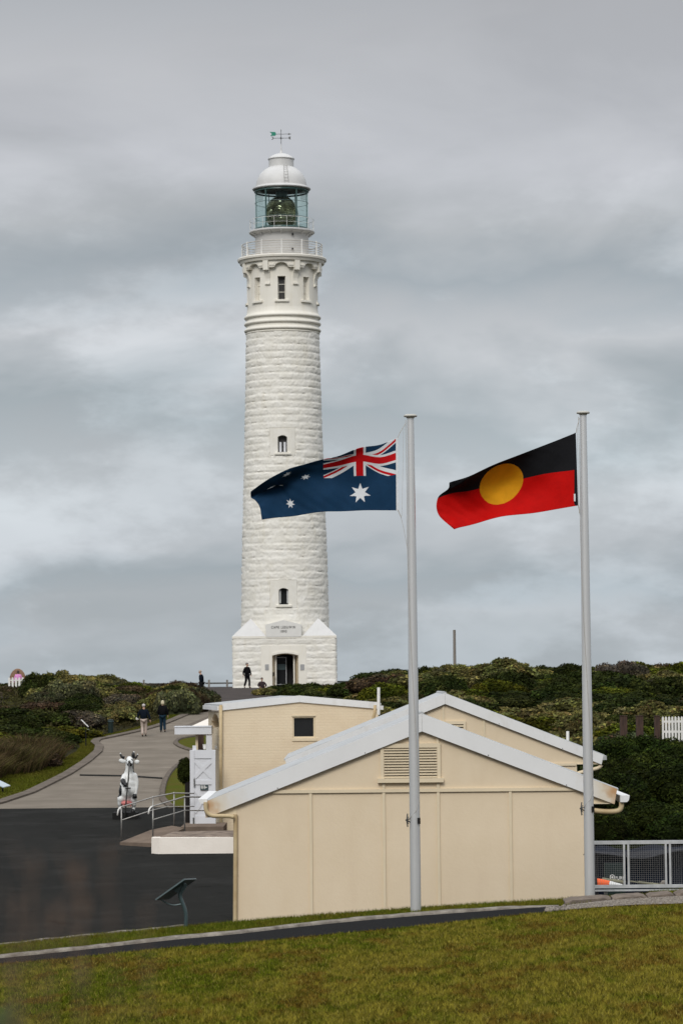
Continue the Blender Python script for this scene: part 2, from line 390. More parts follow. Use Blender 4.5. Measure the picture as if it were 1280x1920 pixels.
def barge_rust_mat():       # pale sheet metal, cream and rust-stained towards the gutter ends
    m = node_mat('barge_rust', (.69,.69,.685), .55, col2=(.655,.655,.65), vscale=1.0)
    t = m.node_tree; p = t.nodes['Principled BSDF']; L = t.links.new
    src = p.inputs['Base Color'].links[0].from_socket
    tcn = [n for n in t.nodes if n.type == 'TEX_COORD'][0]
    sp = t.nodes.new('ShaderNodeSeparateXYZ'); L(tcn.outputs['Object'], sp.inputs[0])
    ab = t.nodes.new('ShaderNodeMath'); ab.operation = 'ABSOLUTE'; L(sp.outputs[0], ab.inputs[0])
    nz = t.nodes.new('ShaderNodeTexNoise'); nz.inputs['Scale'].default_value = 3.5; nz.inputs['Detail'].default_value = 6; L(tcn.outputs['Object'], nz.inputs[0])
    ma = t.nodes.new('ShaderNodeMath'); ma.operation = 'MULTIPLY_ADD'; L(nz.outputs[0], ma.inputs[0]); ma.inputs[1].default_value = .9; L(ab.outputs[0], ma.inputs[2])
    for lo, hi, col, amt in ((3.9, 4.75, (.58,.49,.35), 1.0), (4.50, 4.85, (.42,.21,.08), .8)):
        mr = t.nodes.new('ShaderNodeMapRange'); mr.inputs[1].default_value = lo; mr.inputs[2].default_value = hi; mr.inputs[4].default_value = amt; L(ma.outputs[0], mr.inputs[0])
        mx_ = t.nodes.new('ShaderNodeMix'); mx_.data_type = 'RGBA'; L(mr.outputs[0], mx_.inputs[0]); L(src, mx_.inputs[6]); mx_.inputs[7].default_value = (*col, 1)
        src = mx_.outputs[2]
    L(src, p.inputs['Base Color'])
    return m
MT['barge_rust'] = barge_rust_mat()

def glass_mat(name, tint, trans=.8, rough=.03):
    m = bpy.data.materials.new(name); m.use_nodes = True
    t = m.node_tree; t.nodes.clear(); L = t.links.new
    a = t.nodes.new('ShaderNodeBsdfTransparent'); a.inputs[0].default_value = (*tint, 1)
    g = t.nodes.new('ShaderNodeBsdfGlossy'); g.inputs['Roughness'].default_value = rough; g.inputs[0].default_value = (.8,.85,.85,1)
    fr = t.nodes.new('ShaderNodeFresnel'); fr.inputs[0].default_value = 1.45
    ms = t.nodes.new('ShaderNodeMixShader'); fm = t.nodes.new('ShaderNodeMath'); fm.operation = 'MULTIPLY'; fm.inputs[1].default_value = .35; L(fr.outputs[0], fm.inputs[0]); L(fm.outputs[0], ms.inputs[0]); L(a.outputs[0], ms.inputs[1]); L(g.outputs[0], ms.inputs[2])
    out = t.nodes.new('ShaderNodeOutputMaterial'); L(ms.outputs[0], out.inputs[0])
    return m
MT['lantern_glass'] = glass_mat('lantern_glass', (.86,.95,.935))
MT['window_glass'] = node_mat('window_glass', (.014,.015,.016), .25, spec=.12)
MT['dusty_pane'] = node_mat('dusty_pane', (.035,.034,.033), .5, var=.3, vscale=3)

# ------------------------------------------------------------------ terrain
PY = [50,56,62,80,100,105,118,130,143,155,168,180,190,200,212,222,240,260,300,400,900]
PZ = [-5.6,-5.52,-5.4,-5.0,-4.55,-4.4,-4.08,-3.75,-3.35,-2.9,-2.3,-1.7,-1.22,-.8,-.40,-.33,-.5,-3,-10,-24,-26]
def prof(Y): return hermite(np.clip(Y, 50, 899), PY, PZ)
def sst(a, b, x): t = np.clip((x-a)/(b-a), 0, 1); return t*t*(3-2*t)
def near(X, Y):
    Xc = np.clip(X, -14, 14)
    return -(2.55+.027*Y) + .065*Xc - .003*Xc*Xc + np.where(Y < 26, -(26-np.minimum(Y, 26))*-.012, 0)
def pgz(px, py, zf, lo=20, hi=300):         # intersect a pixel ray with the profile surface
    d = ray(px, py); a, b = lo, hi
    g = lambda D: (d*(D/d.y)).z - float(zf(D))
    # first crossing from near to far
    D = lo; prev = g(D)
    while D < hi:
        D2 = D+.5; c = g(D2)
        if prev > 0 >= c:
            a, b = D, D2
            for _ in range(30):
                m_ = (a+b)/2
                if g(m_) > 0: a = m_
                else: b = m_
            return d*(b/d.y)
        prev = c; D = D2
    return d*(hi/d.y)
LPX = [(-160,1536),(-60,1518),(0,1508),(60,1488),(130,1453),(165,1430),(188,1410),(190,1400),(181,1393),(186,1388),(225,1380),(270,1370),(305,1360),(330,1350),(355,1339),(378,1329),(392,1322)]
LW = [pgz(x, y, prof, 60) for x, y in LPX]
LYs = np.array([p.y for p in LW]); LXs = np.array([p.x for p in LW])
LYs = np.append(LYs, [188, 215, 235]); LXs = np.append(LXs, [R(386,1310,188).x, R(384,1290,215).x, R(384,1290,235).x])
for i in range(1, len(LYs)): LYs[i] = max(LYs[i], LYs[i-1]+.05)
def leftX(Y): return np.interp(Y, LYs, LXs)
def height(X, Y):
    X = np.asarray(X, float); Y = np.asarray(Y, float)
    crest = 51.2 + sst(4.9, 5.6, X)*1.6
    t = sst(crest, crest+2.6, Y)
    far = prof(Y)
    hr = np.interp(Y, [95,112,135,160,178,195,215], [0,.5,1.2,1.75,1.75,1.2,.0])*sst(-.8, 4.6, X)
    hl = np.interp(Y, [100,118,140,170,200,215,232], [0,.2,.3,.6,.55,.2,0])*sst(1.2, 6, leftX(Y)-X)
    und = np.where((Y > 100), .12*np.sin(X*.9+Y*.23)*np.sin(Y*.31)*(hr+hl), 0)
    far = far + hr + hl + und
    # the land falls away to the sea at both sides of the head
    far = far - sst(45, 160, np.abs(X))*np.where(Y > 100, 12, 3)
    nr = near(X, np.minimum(Y, 56))
    return nr*(1-t) + far*t
def hz(x, y): return float(height(x, y))
def onground(px, py, lo=56, hi=260):
    d = ray(px, py); D = lo
    while D < hi:
        p = d*(D/d.y)
        if p.z < hz(p.x, p.y): return p
        D += .1
    return d*(hi/d.y)

def grid_sheet(name, xs_fn, ys, nx, lift, mat_, kind='structure', org=None):
    V = []; 
    for y in ys:
        a, b = xs_fn(y)
        x = np.linspace(a, b, nx); V.append(np.stack([x, np.full(nx, y), height(x, np.full(nx, y))+lift], 1))
    V = np.concatenate(V); ny = len(ys)
    i = np.arange(ny-1)[:, None]*nx + np.arange(nx-1)[None, :]
    Fq = np.stack([i, i+1, i+nx+1, i+nx], -1).reshape(-1, 4)
    o = np_mesh(name, V, Fq, [mat_], smooth=True)
    return tag(o, kind=kind)

xs = np.unique(np.concatenate([np.linspace(-2500,-60,14), np.linspace(-60,60,161), np.linspace(60,2500,14)]))
ys = np.unique(np.concatenate([np.linspace(-60,20,14), np.linspace(20,50,26), np.linspace(50,56,25), np.linspace(56,240,170), np.linspace(240,420,30), np.linspace(420,900,6)]))
XX, YY = np.meshgrid(xs, ys)
ZZ = height(XX, YY)
nx = len(xs); i = np.arange(len(ys)-1)[:, None]*nx + np.arange(nx-1)[None, :]
mi_ = np.where((YY[:-1,:-1] < 50.9), 0, 1).ravel()
gr = np_mesh('ground', np.stack([XX, YY, ZZ], -1).reshape(-1, 3), np.stack([i, i+1, i+nx+1, i+nx], -1).reshape(-1, 4), [MT['lawn_soil'], MT['scrub_soil']], mi=mi_, smooth=True)
tag(gr, kind='structure')
sea = MB().add([(-16000,-3000,-23),(16000,-3000,-23),(16000,26000,-23),(-16000,26000,-23)], [(0,1,2,3)]).build('sea', MT['sea']); tag(sea, kind='structure')

# yard of dark asphalt, old path, verges, apron near the lighthouse
YJ = pgz(150, 1516, prof, 60).y
grid_sheet('asphalt_yard', lambda y: (-16, 7.5), np.linspace(53.6, YJ, 60), 30, .02, MT['asphalt'])
RPX = R(470, 1400, 120)
def right_path(y): return (R(500, 1400, y).x)
grid_sheet('path', lambda y: (float(leftX(y)), right_path(y)), np.linspace(YJ+.02, 186, 170), 24, .015, MT['old_path'])
grid_sheet('lighthouse_forecourt', lambda y: (float(leftX(y)), R(690, 1300, y).x+2), np.linspace(186.02, 232, 50), 16, .03, MT['apron'])
grid_sheet('grass_verge', lambda y: (float(leftX(y))-np.interp(y, [95,110,125,137,150,190],[9,7.5,3.2,1.4,1.0,.9]), float(leftX(y))), np.linspace(YJ-6, 186, 120), 10, .012, MT['verge_green'])

# path kerb on the left of the old path (a broad low concrete strip)
kb = MB(); pts = []
yy = np.concatenate([np.linspace(YJ-1, 188, 160)])
for y in yy: pts.append(Vector((float(leftX(y)), y, hz(float(leftX(y)), y))))
vs, fs = [], []
for k, p in enumerate(pts):
    t_ = (pts[min(k+1, len(pts)-1)]-pts[max(k-1, 0)]); nrm = Vector((t_.y, -t_.x, 0)).normalized()
    w = .30
    a = p - nrm*w; b = p + nrm*.12
    for q, zz in ((a, -.05), (a, .10), (b, .085), (b, -.05)): vs.append((q.x, q.y, p.z+zz))
for k in range(len(pts)-1):
    for j in range(3): fs.append((k*4+j, k*4+j+1, (k+1)*4+j+1, (k+1)*4+j))
kb.add(vs, fs); o = kb.build('path_kerb', MT['kerb_grey']); tag(o, kind='structure')

def drape_poly(name, pix, lift, mat_, base_=prof, lo=60, kerb=None, thick=.0):
    P = [pgz(x, y, base_, lo) for x, y in pix]
    c = sum(P, Vector())/len(P)
    b_ = MB(); rings = 6; n = len(P); vs, fs = [], []
    for r_ in range(rings+1):
        for p in P:
            q = c.lerp(p, r_/rings); vs.append((q.x, q.y, hz(q.x, q.y)+lift))
    for r_ in range(rings):
        for k in range(n): k2 = (k+1) % n; fs.append((r_*n+k, r_*n+k2, (r_+1)*n+k2, (r_+1)*n+k))
    b_.add(vs, fs); o = b_.build(name, mat_); tag(o, kind='structure')
    if kerb:
        k_ = MB(); k_.tube([(p.x, p.y, hz(p.x, p.y)+.03) for p in P[:kerb]], .13, 6); tag(k_.build('island_kerb', MT['kerb_grey']), kind='structure')
    return P
def smooth_pts(pts, n=6):
    a = np.array(pts, float); t = np.arange(len(a)); tt = np.linspace(0, len(a)-1, (len(a)-1)*n+1)
    return [tuple(v) for v in hermite(tt, t, a)]
isl1 = smooth_pts([(322,1516),(306,1500),(306,1480),(313,1460),(328,1441),(352,1428),(400,1424)])
drape_poly('grass_island', isl1+[(430,1440),(430,1520)], .05, MT['verge_green'], kerb=len(isl1))
isl2 = smooth_pts([(400,1413),(362,1409),(338,1401),(330,1393),(345,1386),(400,1379)])
drape_poly('grass_island', isl2+[(440,1380),(440,1412)], .05, MT['verge_green'], kerb=len(isl2))
drape_poly('path_drain', [(150,1453),(238,1454.5),(305,1459),(305,1461.5),(238,1457),(150,1455.5)], .03, MT['asphalt'])
drape_poly('concrete_strip', [(352,1366),(400,1344),(410,1346),(410,1360),(378,1368)], .04, MT['concrete'])
drape_poly('path_patch', [(345,1362),(392,1343),(400,1337),(392,1349),(356,1366)], .03, MT['kerb_grey'])

# ------------------------------------------------------------------ near path, kerb and lawns
nearf = lambda D: None
def pn(px, py):         # pixel on the near lawn surface
    d = ray(px, py); D = 20
    while D < 56:
        p = d*(D/d.y)
        if p.z < float(near(p.x, p.y)): return p
        D += .02
    return d*(56/d.y)
top_e = smooth_pts([(-150,1812),(-60,1804),(0,1799),(110,1788),(220,1776),(330,1764),(440,1754),(545,1742),(650,1731),(775,1720),(900,1711),(985,1705),(1062,1700),(1170,1688),(1280,1682),(1450,1676)])
bot_e = smooth_pts([(-150,1822),(-60,1814),(0,1809),(110,1800),(220,1789),(330,1778),(440,1771),(545,1761),(650,1751),(775,1739),(900,1725),(985,1716),(1062,1709),(1170,1701),(1280,1697),(1450,1690)])
TE = [pn(*p) for p in top_e]; BE = [pn(*p) for p in bot_e]
TEx = np.array([p.x for p in TE]); TEy = np.array([p.y for p in TE]); BEx = np.array([p.x for p in BE]); BEy = np.array([p.y for p in BE])
def strip(name, A, B, lift, mat_, n=4, clip=None):
    b_ = MB(); vs, fs = [], []; A2, B2 = A, B
    if clip: A2, B2 = A[clip[0]:clip[1]], B[clip[0]:clip[1]]
    for p, q in zip(A2, B2):
        for k in range(n+1):
            c = p.lerp(q, k/n); vs.append((c.x, c.y, hz(c.x, c.y)+lift))
    for k in range(len(A2)-1):
        for j in range(n): fs.append((k*(n+1)+j, k*(n+1)+j+1, (k+1)*(n+1)+j+1, (k+1)*(n+1)+j))
    b_.add(vs, fs); o = b_.build(name, mat_); return tag(o, kind='structure')
strip('footpath', TE, BE, .02, MT['new_asphalt'], clip=(0, 12*6+1))
strip('gravel_strip', TE, BE, .03, MT['gravel'], clip=(12*6, len(TE)))
gs = MB()                                   # loose stones on the gravel strip
for k in range(900):
    j = rng.integers(12*6-3, len(TE)-1); p = TE[j].lerp(BE[j], rng.random()**.7); q = TE[j+1].lerp(BE[j+1], .5)-TE[j].lerp(BE[j], .5); p = p+q*rng.random()
    s_ = .012+.022*rng.random(); gs.ell((p.x, p.y, hz(p.x, p.y)+.03), (s_, s_*.8, s_*.6), seg=5, rings=3)
tag(gs.build('loose_gravel', MT['gravel']), 'pale loose stones scattered along the edge of the footpath', 'gravel', kind='stuff')
# rough stone kerb along the far side of the footpath
kv, kf = [], []; kk = TE[:12*6]
for k, p in enumerate(kk):
    n1_ = noise.noise(Vector((p.x*2.1, 0, 3)))*.03; n2_ = noise.noise(Vector((p.x*5, 2, 3)))*.02
    z0 = hz(p.x, p.y); fade = min(1, (len(kk)-k)/12)
    prof_ = [(-.02, -.05), (-.02, .045+n2_*.6), (.03, .065+n1_*.6), (.16, .07+n1_*.6), (.20, .04), (.2, -.05)]
    for dy, dz in prof_: kv.append((p.x, p.y+dy+n2_, z0+dz*(.35+.65*fade)))
for k in range(len(kk)-1):
    for j in range(5): kf.append((k*6+j, k*6+j+1, (k+1)*6+j+1, (k+1)*6+j))
ko = MB().add(kv, kf).build('footpath_kerb', MT['kerb_stone'], smooth=True); tag(ko, kind='structure')
# cracked concrete edging blocks on the right
x0s = [1056, 1146, 1212, 1264, 1330]
for a, b in zip(x0s[:-1], x0s[1:]):
    pa, pb = pn(a+2, 1696-(a-1056)*.058), pn(b-1.5, 1696-(b-1056)*.058)
    h_ = .085; mb = MB(); za, zb = hz(pa.x, pa.y), hz(pb.x, pb.y)
    n = 6; vs = []; fs = []
    for k in range(n+1):
        t_ = k/n; p = pa.lerp(pb, t_); j1 = noise.noise(Vector((p.x*4, 1, a)))*.02
        z_ = za+(zb-za)*t_
        e = .03 if k in (0, n) else 0
        for dy, dz in ((0, -.08), (.0+e, h_*.75+j1-e), (.05, h_+j1-e), (.42, h_+.01+j1-e), (.47, -.08)): vs.append((p.x, p.y+dy, z_+dz))
    for k in range(n):
        for j in range(4): fs.append((k*5+j, k*5+j+1, (k+1)*5+j+1, (k+1)*5+j))
    fs.append((0,1,2,3,4)); fs.append(tuple(n*5+4-q for q in range(5)))
    mb.add(vs, fs); tag(mb.build('edging_block', MT['kerb_block']), kind='structure')
# pale edge where the bank meets the yard
ce = smooth_pts([(-80,1771),(0,1766),(100,1757),(150,1752),(220,1743),(270,1740),(310,1737),(350,1735)])
CE = []
for p in ce:
    d = ray(*p); q = d*(51.1/d.y); CE.append(q)
mb = MB(); vs, fs = [], []
for k, q in enumerate(CE):
    z0 = hz(q.x, q.y); w = .02*noise.noise(Vector((q.x*3, 0, 0)))
    for dy, dz in ((-.06, -.1), (-.06, .035+w), (.10, .04+w), (.10, -.4)): vs.append((q.x, q.y+dy, z0+dz))
for k in range(len(CE)-1):
    for j in range(3): fs.append((k*4+j, k*4+j+1, (k+1)*4+j+1, (k+1)*4+j))
tag(mb.add(vs, fs).build('bank_edging', MT['kerb_stone']), kind='structure')

def blades(name, X, Y, hmin, hmax, wid, mats, label, tintf, zlift=0.):
    n = len(X); Z = height(X, Y)+zlift
    h = hmin+(hmax-hmin)*rng.random(n)**1.5; a = rng.random(n)*PI; lean = rng.normal(0, .45, (n, 2))*h[:, None]
    w = wid*(.6+.8*rng.random(n))
    V = np.empty((n, 3, 3), np.float32)
    V[:, 0] = np.stack([X-np.cos(a)*w, Y-np.sin(a)*w, Z], 1); V[:, 1] = np.stack([X+np.cos(a)*w, Y+np.sin(a)*w, Z], 1)
    V[:, 2] = np.stack([X+lean[:, 0], Y+lean[:, 1], Z+h], 1)
    t_ = tintf(X, Y, n)
    o = np_mesh(name, V.reshape(-1, 3), np.arange(n*3).reshape(-1, 3), mats, attrs=np.repeat(t_, 3, axis=0))
    return tag(o, label, 'grass', kind='stuff')
def vnoise(X, Y, sx, sy, seed):
    """cheap value noise on a lattice"""
    r_ = np.random.default_rng(seed); T = r_.random((256, 256))
    def v(a, b):
        ia, ib = np.floor(a).astype(int), np.floor(b).astype(int); fa, fb = a-ia, b-ib
        fa, fb = fa*fa*(3-2*fa), fb*fb*(3-2*fb)
        g = lambda i_, j_: T[i_ % 256, j_ % 256]
        return (g(ia, ib)*(1-fa)+g(ia+1, ib)*fa)*(1-fb)+(g(ia, ib+1)*(1-fa)+g(ia+1, ib+1)*fa)*fb
    return .5*v(X*sx, Y*sy)+.3*v(X*sx*2.3+9, Y*sy*2.3)+.2*v(X*sx*5.1, Y*sy*5.1+4)
def lawn_tint(X, Y, n):
    g = np.array([.080,.098,.006]); y_ = np.array([.178,.150,.020]); b_ = np.array([.12,.075,.012]); d_ = np.array([.026,.040,.001])
    a = vnoise(X, Y, 3.1, 1.1, 3)[:, None]*.65+vnoise(X, Y, .7, .3, 31)[:, None]*.35; b = vnoise(X, Y, 2.2, .8, 8)[:, None]; c = vnoise(X, Y, 11, 4.5, 5)[:, None]
    dry = np.clip(((X*.16+(40-Y)*.05)[:, None])*.35, -.1, .25)
    m1 = sst(.33, .68, a+dry*.6); col = g*(1-m1)+y_*m1
    m2 = sst(.55, .68, b)*.85; col = col*(1-m2)+b_*m2
    m3 = sst(.56, .68, c)*.55; col = col*(1-m3)+d_*m3
    k = rng.random((n, 1)); q_ = vnoise(X, Y, 24, 12, 77)[:, None]; col = col*(.28+.55*k+1.1*sst(.25, .75, q_)); sw = rng.random((n, 1)) < .09
    return np.where(sw, np.array([.26,.22,.05])*(.7+.6*k), col)
MT['blade'] = node_mat('blade', (1,1,1), .8, attr='tint', spec=.04, trans=.2)
N = 520000
Yl = 24+ (1-rng.random(N)**1.15)*24; Xl = (rng.random(N)*2-1)*(.118*Yl+.8)
keep = Yl < np.interp(Xl, BEx, BEy)-.02+.05*rng.normal(size=N)
dens = rng.random(N) < np.clip(1.15-.012*(Yl-24), .6, 1)
keep &= dens
blades('lawn_grass', Xl[keep], Yl[keep], .015, .060, .0065, [MT['blade']], 'short patchy green and straw coloured lawn in front of the footpath', lawn_tint)
N = 150000
Xb = (rng.random(N)*2-1)*7.2; Yb = np.interp(Xb, TEx, TEy)+.17+rng.random(N)*5
cr_y = 51.15+sst(4.9, 5.6, Xb)*1.5
keep = (Yb < cr_y)
kr = (Xb > R(1056,1690,49).x)
zblk = np.interp(Xb, TEx, TEy)
keep &= ~(kr & (Yb < zblk+.75)) | (kr & (rng.random(N) < .10))
def bank_tint(X, Y, n):
    c = lawn_tint(X, Y, n); return c*.5+np.array([.055,.07,.006])*(.3+.7*rng.random((n, 1)))
blades('bank_grass', Xb[keep], Yb[keep], .02, .08, .006, [MT['blade']], 'longer green grass on the narrow bank between kerb and yard', bank_tint)

# ------------------------------------------------------------------ lighthouse
LD = 222.06                                    # distance of the tower axis
LFr = 218.3
ax = R(535.5, 1288, LFr).x*LD/LFr
def zt(py, D=None, px=530): return R(px, py, D or LD-3).z
gz = -.36
lh = thing('lighthouse', (ax, LD, gz), 'tall white rusticated stone lighthouse with glazed lantern and green weather vane', 'lighthouse')
C2 = (ax, LD)
pxm = F/LD
def rad(px_half): return px_half/pxm/ (1.0)
def rough_disp(u, v, ch, seed):
    c = math.floor(v/ch); fv = v/ch-c
    r_ = random.Random(c*131+seed); off = r_.random()*5; bl = .75+.5*r_.random()
    uu = (u+off)/bl; b = math.floor(uu); fu = uu-b
    r2_ = random.Random(c*977+b*13+seed)
    jit = r2_.uniform(-.02, .035); tz = r2_.uniform(-.5, .35)
    dv = min(fv, 1-fv)*ch; du = min(fu, 1-fu)*bl
    e = min(1, min(dv/.06+.10+.95*noise.noise(Vector((u*1.1, c*3.1, seed+9))), du/.06+.55)); e = e*e*(3-2*e)
    nn = noise.noise(Vector((u*1.5+b*7, v*3.3+c*5, seed)))*.06 + noise.noise(Vector((u*5.5, v*8, seed+3)))*.05
    prof_v = .02*(1-abs(fv-.38)*1.5)
    return e*(.038+jit*.6+prof_v*.6+tz*.05*(fv-.5)+nn*.42)+.024*noise.noise(Vector((u*6.5, v*10, seed+5)))
def tower_r(z): return float(np.interp(z, RZ, RR))
RZ = [zt(1290), zt(1180), zt(1080), zt(1000), zt(850), zt(700), zt(620)]
RR = [3.36, 3.28, 3.21, 3.13, 2.95, 2.80, 2.74]
def a2u(a, r_): return a*r_
# windows: angle is from front (-Y)
wins = [(-.01, 9.5, zt(848), zt(819), 24, zt(853), zt(803)), (-.01, 9.5, zt(1134), zt(1106), 25, zt(1140), zt(1088))]
def shaft():
    NA = 340; V, Fc = [], []
    z0, z1 = zt(1195), zt(617); ch = (z1-zt(1192))/43.0
    nz = int((z1-z0)/ch*6); zs = [z0+(z1-z0)*k/nz for k in range(nz+1)]
    for z in zs:
        r_ = tower_r(z)-.06
        for k in range(NA):
            a = 2*PI*k/NA; aa = (a+PI) % (2*PI)-PI
            d = rough_disp(a*3.0, z1-z, ch, 5)
            for (wa, hw, wz0, wz1, sw, sz0, sz1) in wins:
                hwr = sw/pxm/r_
                if abs(aa-wa) < hwr*1.0 and sz0 < z < sz1: d = -.05
            V.append((ax+(r_+d)*math.sin(a), LD-(r_+d)*math.cos(a), z))
    for j in range(nz):
        for k in range(NA):
            k2 = (k+1) % NA; a = 2*PI*(k+.5)/NA; aa = (a+PI) % (2*PI)-PI; z = (zs[j]+zs[j+1])/2
            skip = any(abs(aa-w[0])*tower_r(z) < w[1]/pxm+.05 and w[2]-.05 < z < w[3]+.12 for w in wins)
            if not skip: Fc.append((j*NA+k, j*NA+k2, (j+1)*NA+k2, (j+1)*NA+k))
    m = MB(); m.add(V, Fc); return m.build('tower_shaft', MT['white_stone'], lh, smooth=True, auto=60)
shaft()
r_dr = 2.63
def cyl_window(parent, a_c, hw, z0, z1, r_, sw, sz0, sz1, arch=.12, depth=.55, frame_mat=None, bars=2, glass='window_glass', name='window', mull=False):
    """curved smooth surround with an arched opening, reveal, sill, frame and pane"""
    P = lambda a, z, rr: (ax+rr*math.sin(a), LD-rr*math.cos(a), z)
    ah, as_ = hw/r_, sw/r_
    cols = [-as_, -(as_+ah)/2]+[ah*(-1+2*k/8) for k in range(9)]+[(as_+ah)/2, as_]
    m = MB()
    def topz(c): return z1+arch*(1-(c/ah)**2) if abs(c) <= ah+1e-6 else z1
    rows = lambda c: [sz0, z0, topz(c), sz1]
    V = []
    for c in cols:
        for z in rows(c): V.append(P(a_c+c, z, r_))
    Fc = []
    for k in range(len(cols)-1):
        for j in range(3):
            if j == 1 and 2 <= k < 10: continue
            Fc.append((k*4+j, (k+1)*4+j, (k+1)*4+j+1, k*4+j+1))
    m.add(V, Fc)
    loop = [(cols[2], z0)]+[(c, topz(c)) for c in cols[2:11]]+[(cols[10], z0)]
    n = len(loop); V = [P(a_c+c, z, r_) for c, z in loop]+[P(a_c+c*.97, z, r_-depth) for c, z in loop]
    m.add(V, [(k, (k+1) % n, (k+1) % n+n, k+n) for k in range(n)])
    # edge thickness of the surround
    ol = [(-as_, sz0), (-as_, sz1), (as_, sz1), (as_, sz0)]
    for (c0, za), (c1, zb) in zip(ol, ol[1:]+ol[:1]):
        q = 6; V = []
        for t_ in range(q+1):
            c = c0+(c1-c0)*t_/q; z = za+(zb-za)*t_/q; V += [P(a_c+c, z, r_), P(a_c+c, z, r_-.25)]
        m.add(V, [(2*t_, 2*t_+2, 2*t_+3, 2*t_+1) for t_ in range(q)])
    w = m.build(name, MT['white_stone'] if r_ > r_dr+.1 else MT['white_smooth'], parent)
    g = MB(); g.add([P(a_c+c*1.02, z, r_-depth*.75) for c, z in loop], [tuple(range(n))])
    g.build('pane', MT[glass], w)
    fr = MB(); fd = r_-depth*.75+.04
    Pf = lambda c, z: Vector(P(a_c+c, z, fd))
    fr.tube([Pf(c*.95, z) for c, z in loop]+[Pf(loop[0][0]*.95, loop[0][1])], .03, 4)
    for b in range(1, bars+1):
        z = z0+(z1-z0)*b/(bars+1); fr.tube([Pf(-ah, z), Pf(ah, z)], .025, 4)
    if mull: fr.tube([Pf(0, z0), Pf(0, z1+arch*.9)], .03, 4)
    fr.build('frame', MT[frame_mat or 'white_smooth'], w)
    s_ = MB(); q = 8; V = []
    aw = ah*1.0+.22/r_*1.0
    for t_ in range(q+1):
        a = a_c-aw+2*aw*t_/q
        V += [P(a, z0-.16, r_-.05), P(a, z0-.16, r_+.13), P(a, z0-.02, r_+.13), P(a, z0+.02, r_-.05)]
    Fc = []
    for t_ in range(q):
        for j in range(4): Fc.append((t_*4+j, t_*4+(j+1) % 4, (t_+1)*4+(j+1) % 4, (t_+1)*4+j))
    Fc += [(0,1,2,3), (q*4+3, q*4+2, q*4+1, q*4)]
    s_.add(V, Fc).build('sill', MT['white_smooth'], w)
    return w
for (wa, hw, z0, z1, sw, sz0, sz1), gl, bars, ml in zip(wins, ('dusty_pane', 'window_glass'), (1, 0), (True, False)):
    w = cyl_window(lh, wa, hw/pxm-.02, z0, z1, tower_r(z0)-.02, sw/pxm, sz0, sz1, arch=.13, frame_mat='iron_dark', bars=bars, glass=gl, mull=False)
    if ml:      # two pale boxes stand in for the bright broken reveal in the window
        mb = MB()
        for sx_ in (-.17, .14): mb.box((ax+sx_-.09, LD-tower_r(z0)+.28, z0+.05), (ax+sx_+.07, LD-tower_r(z0)+.33, z0+.78))
        mb.build('reveal_strip', MT['white_paint'], w)
    else:
        mb = MB()
        for sx_ in (-.30, .24): mb.box((ax+sx_-.04, LD-tower_r(z0)+.25, z0+.12), (ax+sx_+.07, LD-tower_r(z0)+.35, z1-.05))
        mb.build('reveal_strip', MT['galv'], w)

# smooth upper stage: rings, drum, cornice and deck by lathe, with three niches in front
TZ = lambda y: zt(y)
r_dr = 2.63
mb = MB()
prof_ = [(2.70, TZ(621)), (2.78, TZ(618))]
for yc in (611, 598.5, 586.5):
    prof_ += [(2.72, TZ(yc+4.5)), (2.83, TZ(yc+3.6)), (2.87, TZ(yc+1.6)), (2.85, TZ(yc-.6)), (2.76, TZ(yc-2.6)), (2.71, TZ(yc-4.5))]
prof_ += [(2.66, TZ(579)), (2.64, TZ(572))]
mb.lathe(prof_, C2, 96); mb.build('moulding_rings', MT['white_smooth'], lh, smooth=True, auto=50)
nich = [(0.0, 9, 'w'), (-.76, 8, 'n'), (.76, 8, 'n'), (1.5, 8, 'n'), (-1.5, 8, 'n')]
NA = 240; zs = [TZ(573), TZ(566), TZ(560), TZ(516), TZ(505), TZ(488), TZ(478)]
V, Fc = [], []
for z in zs:
    for k in range(NA): a = 2*PI*k/NA; V.append((ax+r_dr*math.sin(a), LD-r_dr*math.cos(a), z))
for j in range(len(zs)-1):
    for k in range(NA):
        a = 2*PI*(k+.5)/NA; aa = (a+PI) % (2*PI)-PI
        if j in (1, 2) and any(abs(aa-n_[0])*r_dr < 9.0/pxm+.02 for n_ in nich): continue
        k2 = (k+1) % NA; Fc.append((j*NA+k, j*NA+k2, (j+1)*NA+k2, (j+1)*NA+k))
MB().add(V, Fc).build('upper_drum', MT['white_smooth'], lh, smooth=True)
for a_c, hw, kind_ in nich:
    cyl_window(lh, a_c, 7.4/pxm, TZ(560), TZ(516), r_dr+.012, 10.5/pxm, TZ(567), TZ(515), arch=0.0, depth=.5,
               bars=2, glass='dusty_pane' if kind_ == 'w' else 'cream_niche' if False else ('dusty_pane' if kind_ == 'w' else 'white_smooth'), name='window' if kind_ == 'w' else 'niche')
